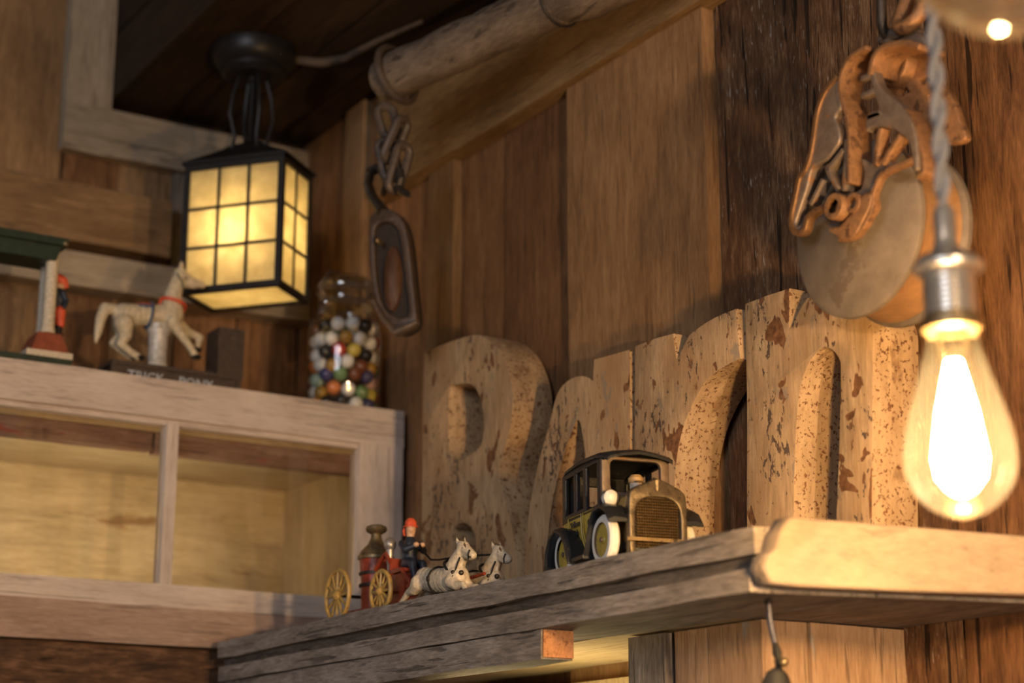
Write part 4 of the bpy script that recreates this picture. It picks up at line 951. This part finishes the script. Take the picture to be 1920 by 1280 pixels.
vis = [(L, p) for (L, p) in spots if p[2] + R_ <= H_ * .72 and (-.53 * p[0] - .84 * p[1]) > -.012]
rows = sorted({L for L, p in vis}, reverse=True)
for L, p in sorted(vis, key=lambda q: (-q[0], .84 * q[1][0] - .53 * q[1][1])):
    x, y, z = p
    nm, colr, _ = random.choice(bag)
    if z > .085 and random.random() < .4: nm, colr = 'white', (.70, .68, .66)
    if nm not in me_of:
        bm = NB(); add_ball(bm, (0, 0, 0), R_, 14, 9)
        o = obj('marble', bm, simple('%s_marble_glass' % nm.replace(' ', '_'), colr, .12, 0, .6, None, .6, 90, 0, .15), smooth=True); me_of[nm] = o.data
    else:
        o = bpy.data.objects.new('marble', me_of[nm]); C.objects.link(o)
    o.location = (JX + x, JY + y, JZ + z)
    n_ = sum(1 for q in vis if q[0] == L and .84 * q[1][0] - .53 * q[1][1] < .84 * x - .53 * y - 1e-9)
    rw = rows.index(L)
    tag(o, '%s glass marble, %s from the left in the %s row of the jar' % (nm, ORD[n_], 'top' if rw == 0 else ORD[rw] + ' highest'), 'marble', 'glass marbles in the jar')

# ================================================================ PONY BANK
PY_ = 2.055
pbz = .5232
pb = thing('pony_bank', 'toy bank with a white pony in a red collar on a dark lettered box', 'toy bank', (.80, PY_, pbz))
def pp(name, bm, m, smooth=True, local=False, par=None): return obj(name, bm, m, par or pb, local, smooth)
bt = at(300, 686, Y=PY_ - .022).z
bm = NB(); add_box(bm, .712, .872, PY_ - .022, PY_ + .024, pbz, bt - .004, .001); pp('box', bm, DARKBOX)
bm = NB(); add_box(bm, .708, .876, PY_ - .0255, PY_ + .027, bt - .005, bt, .0012); pp('box_top', bm, DARKBOX)
for xx in (.7105, .8715):
    bm = NB(); add_box(bm, xx - .003, xx + .003, PY_ - .025, PY_ - .019, pbz, bt - .005, .0008); pp('corner_post', bm, DARKBOX)
for t_, xx in (('TRICK', .752), ('PONY', .8165)):
    bm = text_bm(t_, .0165, .0016); bmesh.ops.transform(bm, matrix=Matrix.Translation((xx, PY_ - .0228, bt - .0165)) @ Matrix.Rotation(PI / 2, 4, 'X'), verts=bm.verts); pp('raised_lettering', bm, GREYP, False)
g6 = lambda x, y, dy=0: at(160 + x * .2187, 440 + y * .2187, Y=PY_ + dy)
kp = .2187 * 2.22 / 3400 * 1.12
PO = simple('aged_cream_pony_paint', (.50, .41, .28), .5, 0, .4, (.22, .16, .10), .68, 160, .2)
chn = [([g6(330, 690), g6(480, 690), g6(640, 690), g6(740, 690)], [95 * kp, 85 * kp, 88 * kp, 98 * kp]),
       ([g6(740, 640), g6(750, 520), g6(790, 400), g6(820, 340)], [92 * kp, 72 * kp, 58 * kp, 54 * kp]),
       ([g6(810, 340), g6(900, 400), g6(1000, 432)], [56 * kp, 44 * kp, 30 * kp]), ([g6(850, 420), g6(940, 440)], [38 * kp, 24 * kp]),
       ([g6(818, 300, -.004), g6(822, 225, -.005)], [22 * kp, 8 * kp]), ([g6(828, 300, .004), g6(835, 230, .005)], [22 * kp, 8 * kp]),
       ([g6(260, 640), g6(170, 630), g6(130, 720), g6(110, 830), g6(90, 920)], [42 * kp, 48 * kp, 44 * kp, 34 * kp, 14 * kp])]
for dy, dx in ((-.009, 0), (.009, -60)):
    chn.append(([g6(330 + dx * .3, 760, dy), g6(350 + dx * .5, 860, dy), g6(300 + dx, 930, dy), g6(380 + dx, 1000, dy), g6(450 + dx, 1045, dy)], [78 * kp, 48 * kp, 36 * kp, 30 * kp, 32 * kp]))
chn.append(([g6(745, 740, -.009), g6(810, 840, -.009), g6(890, 950, -.009), g6(940, 1035, -.009)], [62 * kp, 40 * kp, 31 * kp, 32 * kp]))
chn.append(([g6(760, 740, .009), g6(880, 840, .009), g6(985, 880, .009), g6(960, 960, .009)], [58 * kp, 38 * kp, 28 * kp, 26 * kp]))
pony = blob('pony', chn, [], .0015, PO, pb, False, 3)
for (x, y, dy) in ((465, 1052, -.009), (950, 1045, -.009), (405, 1052, .009), (955, 985, .009)):
    bm = NB(); c = g6(x, y, dy); add_ball(bm, c, 36 * kp, 12, 8, (1.15, 1, .62)); pp('hoof', bm, RUBBER, par=pony)
def ringp(c, ax, ru, rv, n=22):
    ax = ax.normalized(); s1 = Vector((0, 1, 0)); s2 = ax.cross(s1).normalized(); return [c + s1 * math.cos(2 * PI * k / n) * ru + s2 * math.sin(2 * PI * k / n) * rv for k in range(n)]
bm = NB(); axn = g6(780, 430) - g6(745, 640)
add_tube(bm, ringp(g6(752, 588), axn + Vector((.004, 0, 0)), 92 * kp, 97 * kp), 15 * kp, 8, True); pp('collar', bm, REDH, par=pony)
for k in range(9):
    a = PI + PI * (k + .0) / 8; bm = NB(); s1 = Vector((0, 1, 0)); axx = (axn + Vector((.004, 0, 0))).normalized(); s2 = axx.cross(s1).normalized()
    p0 = g6(752, 588) + (s1 * math.cos(PI / 2 + a) * 95 + s2 * math.sin(PI / 2 + a) * 100) * kp
    add_tube(bm, [p0, p0 - axx * 55 * kp], [14 * kp, 3 * kp], 6); pp('collar_tassel', bm, REDH, par=pony)
bm = NB(); add_tube(bm, ringp(g6(540, 690), Vector((1, 0, -.08)), 91 * kp, 93 * kp), 20 * kp, 8, True, flat=.45, flat_dir=(1, 0, 0)); pp('girth_strap', bm, BLUEP, par=pony)
bm = NB(); add_ball(bm, g6(515, 612), 70 * kp, 16, 10, (1.35, 1.05, .42)); pp('saddle', bm, BRICK_R, par=pony)
bm = NB(); add_ball(bm, g6(515, 628), 74 * kp, 16, 10, (1.35, 1.08, .30)); pp('saddle_cloth', bm, BLUEP, par=pony)
bm = NB(); add_tube(bm, [g6(790, 330, -.011), g6(830, 400, -.012), g6(840, 455, -.010)], 8 * kp, 6); pp('bridle', bm, simple('grey_green_bridle', (.10, .10, .07), .5), par=pony)
for s in (-1, 1):
    bm = NB(); add_ball(bm, g6(862, 372, s * .0095), 8 * kp, 8, 6); pp('eye', bm, RUBBER, par=pony)
bm = NB(); pc = g6(615, 1060); zt_ = g6(615, 800).z
add_lathe(bm, [(0, bt), (86 * kp, bt), (82 * kp, bt + .006), (72 * kp, bt + .010), (74 * kp, zt_ - .010), (90 * kp, zt_ - .004), (90 * kp, zt_ + .004), (0, zt_ + .004)], (pc.x, PY_, 0), 24); pp('support_drum', bm, simple('silvery_white_drum_paint', (.50, .46, .42), .45, .2, .5, (.25, .21, .18), .6, 140, .2))
# manger at the pony's nose
mx0, mx1 = at(398, 650, Y=PY_).x, at(446, 650, Y=PY_).x
bm = NB(); mz = at(420, 622, Y=PY_).z
for (a, b_, c_, d_) in ((mx0, mx1, PY_ - .02, PY_ - .016), (mx0, mx1, PY_ + .016, PY_ + .02), (mx0, mx0 + .004, PY_ - .016, PY_ + .016), (mx1 - .004, mx1, PY_ - .016, PY_ + .016)): add_box(bm, a, b_, c_, d_, bt + .001, mz, .0006)
add_box(bm, mx0 + .004, mx1 - .004, PY_ - .016, PY_ + .016, bt + .001, bt + .006); pp('manger', bm, DARKBOX)

# ================================================================ MECHANICAL BANK WITH GUARD
GY = 2.05
gz = .5232
gb_ = thing('guard_house_bank', 'cast iron toy bank with cream columns, green roof and a red-hatted guard figure', 'toy bank', (.60, GY, gz))
def gp_(name, bm, m, smooth=True): return obj(name, bm, m, gb_, False, smooth)
g7 = lambda x, y, dy=0: at(x, y, Y=GY + dy)
def gbox(name, x0, x1, y0, y1, d0, d1, m, bev=.001):
    a, b_ = g7(x0, y1, d0), g7(x1, y0, d0); bm = NB(); add_box(bm, a.x, b_.x, GY + d0, GY + d1, min(a.z, b_.z), max(a.z, b_.z), bev); return gp_(name, bm, m)
zpl = g7(90, 668, -.03).z
bm = NB(); add_box(bm, .45, g7(135, 675, -.03).x, GY - .03, GY + .05, gz, gz + .0115, .0008); gp_('base_plate', bm, GREEN_D)
x0, x1 = g7(50, 660, -.03).x, g7(137, 660, -.03).x
bm = NB(); add_box(bm, x0, x1, GY - .03, GY + .03, gz + .0118, gz + .019, .001); gp_('plinth_slab', bm, CREAMP)
bm = NB(); zz0, zz1 = gz + .0192, g7(90, 626, -.012).z
xa, xb = g7(58, 650, -.025).x, g7(130, 650, -.025).x; xc, xd = g7(72, 630, -.02).x, g7(116, 630, -.02).x
v1 = [bm.verts.new((x, y, zz0)) for x, y in ((xa, GY - .027), (xb, GY - .027), (xb, GY + .027), (xa, GY + .027))]; v2 = [bm.verts.new((x, y, zz1)) for x, y in ((xc, GY - .018), (xd, GY - .018), (xd, GY + .022), (xc, GY + .022))]
for k in range(4): bm.faces.new((v1[k], v1[(k + 1) % 4], v2[(k + 1) % 4], v2[k]))
bm.faces.new(v1[::-1]); bm.faces.new(v2); gp_('sloped_plinth', bm, BRICK_R, False)
zc = g7(90, 463, -.015).z
for (xl, xr, dy, top) in ((78, 103, -.014, zc), (69, 84, .012, zc)):
    a, b_ = g7(xl, 600, dy).x, g7(xr, 600, dy).x; cx = (a + b_) / 2; r = (b_ - a) / 2
    bm = NB(); add_lathe(bm, [(0, zz1), (r * 1.1, zz1), (r * 1.1, zz1 + .005), (r * .95, zz1 + .008), (r * .92, top - .008), (r * 1.08, top - .004), (r * 1.08, top), (0, top)], (cx, GY + dy, 0), 20); gp_('column', bm, CREAMP)
ra, rb = .44, g7(124, 460, -.02).x
bm = NB(); add_box(bm, ra, rb, GY - .03, GY + .028, zc + .0005, zc + .0095, .0015); gp_('roof_slab', bm, GREEN_D)
bm = NB(); add_box(bm, ra, rb - .006, GY - .024, GY + .024, zc - .018, zc, .001); 
for v in bm.verts:
    if v.co.z < zc - .01: v.co.x -= .006
gp_('roof_fascia', bm, GREEN_D)
bm = NB(); add_ball(bm, g7(123, 457, -.028), .0042); gp_('roof_knob', bm, BRASS)
fx = g7(110, 570, .0).x; FZ = lambda y: g7(110, y, .0).z
blob('guard_jacket', [([(fx, GY, FZ(583)), (fx - .001, GY, FZ(550))], [.0072, .0078]), ([(fx + .002, GY - .008, FZ(551)), (fx + .006, GY - .010, FZ(566)), (fx + .003, GY - .013, FZ(580))], [.0036, .0032, .0028])], [], .0011, NAVY, gb_)
blob('guard_breeches', [([(fx + .001, GY - .004, FZ(585)), (fx + .002, GY - .005, FZ(609))], [.0070, .0056]), ([(fx + .001, GY + .004, FZ(585)), (fx + .001, GY + .005, FZ(609))], [.0070, .0056])], [], .0011, REDH, gb_)
bm = NB()
for s in (-1, 1): add_tube(bm, [(fx + .001, GY + s * .0045, FZ(608)), (fx + .001, GY + s * .0045, zz1 + .003), (fx + .006, GY + s * .0045, zz1 + .0028)], [.0045, .0040, .0028], 8)
gp_('guard_boots', bm, RUBBER)
blob('guard_head', [([(fx - .001, GY, FZ(547)), (fx, GY, FZ(536))], [.0036, .0058])], [((fx + .0055, GY - .002, FZ(537)), .0015)], .0007, SKIN, gb_, False, 2)
bm = NB(); add_tube(bm, [(fx - .008, GY - .001, FZ(517)), (fx - .002, GY - .001, FZ(523)), (fx + .004, GY - .001, FZ(527)), (fx + .0085, GY - .001, FZ(538))], [.0030, .0062, .0058, .0030], 10); gp_('guard_hat', bm, REDH)
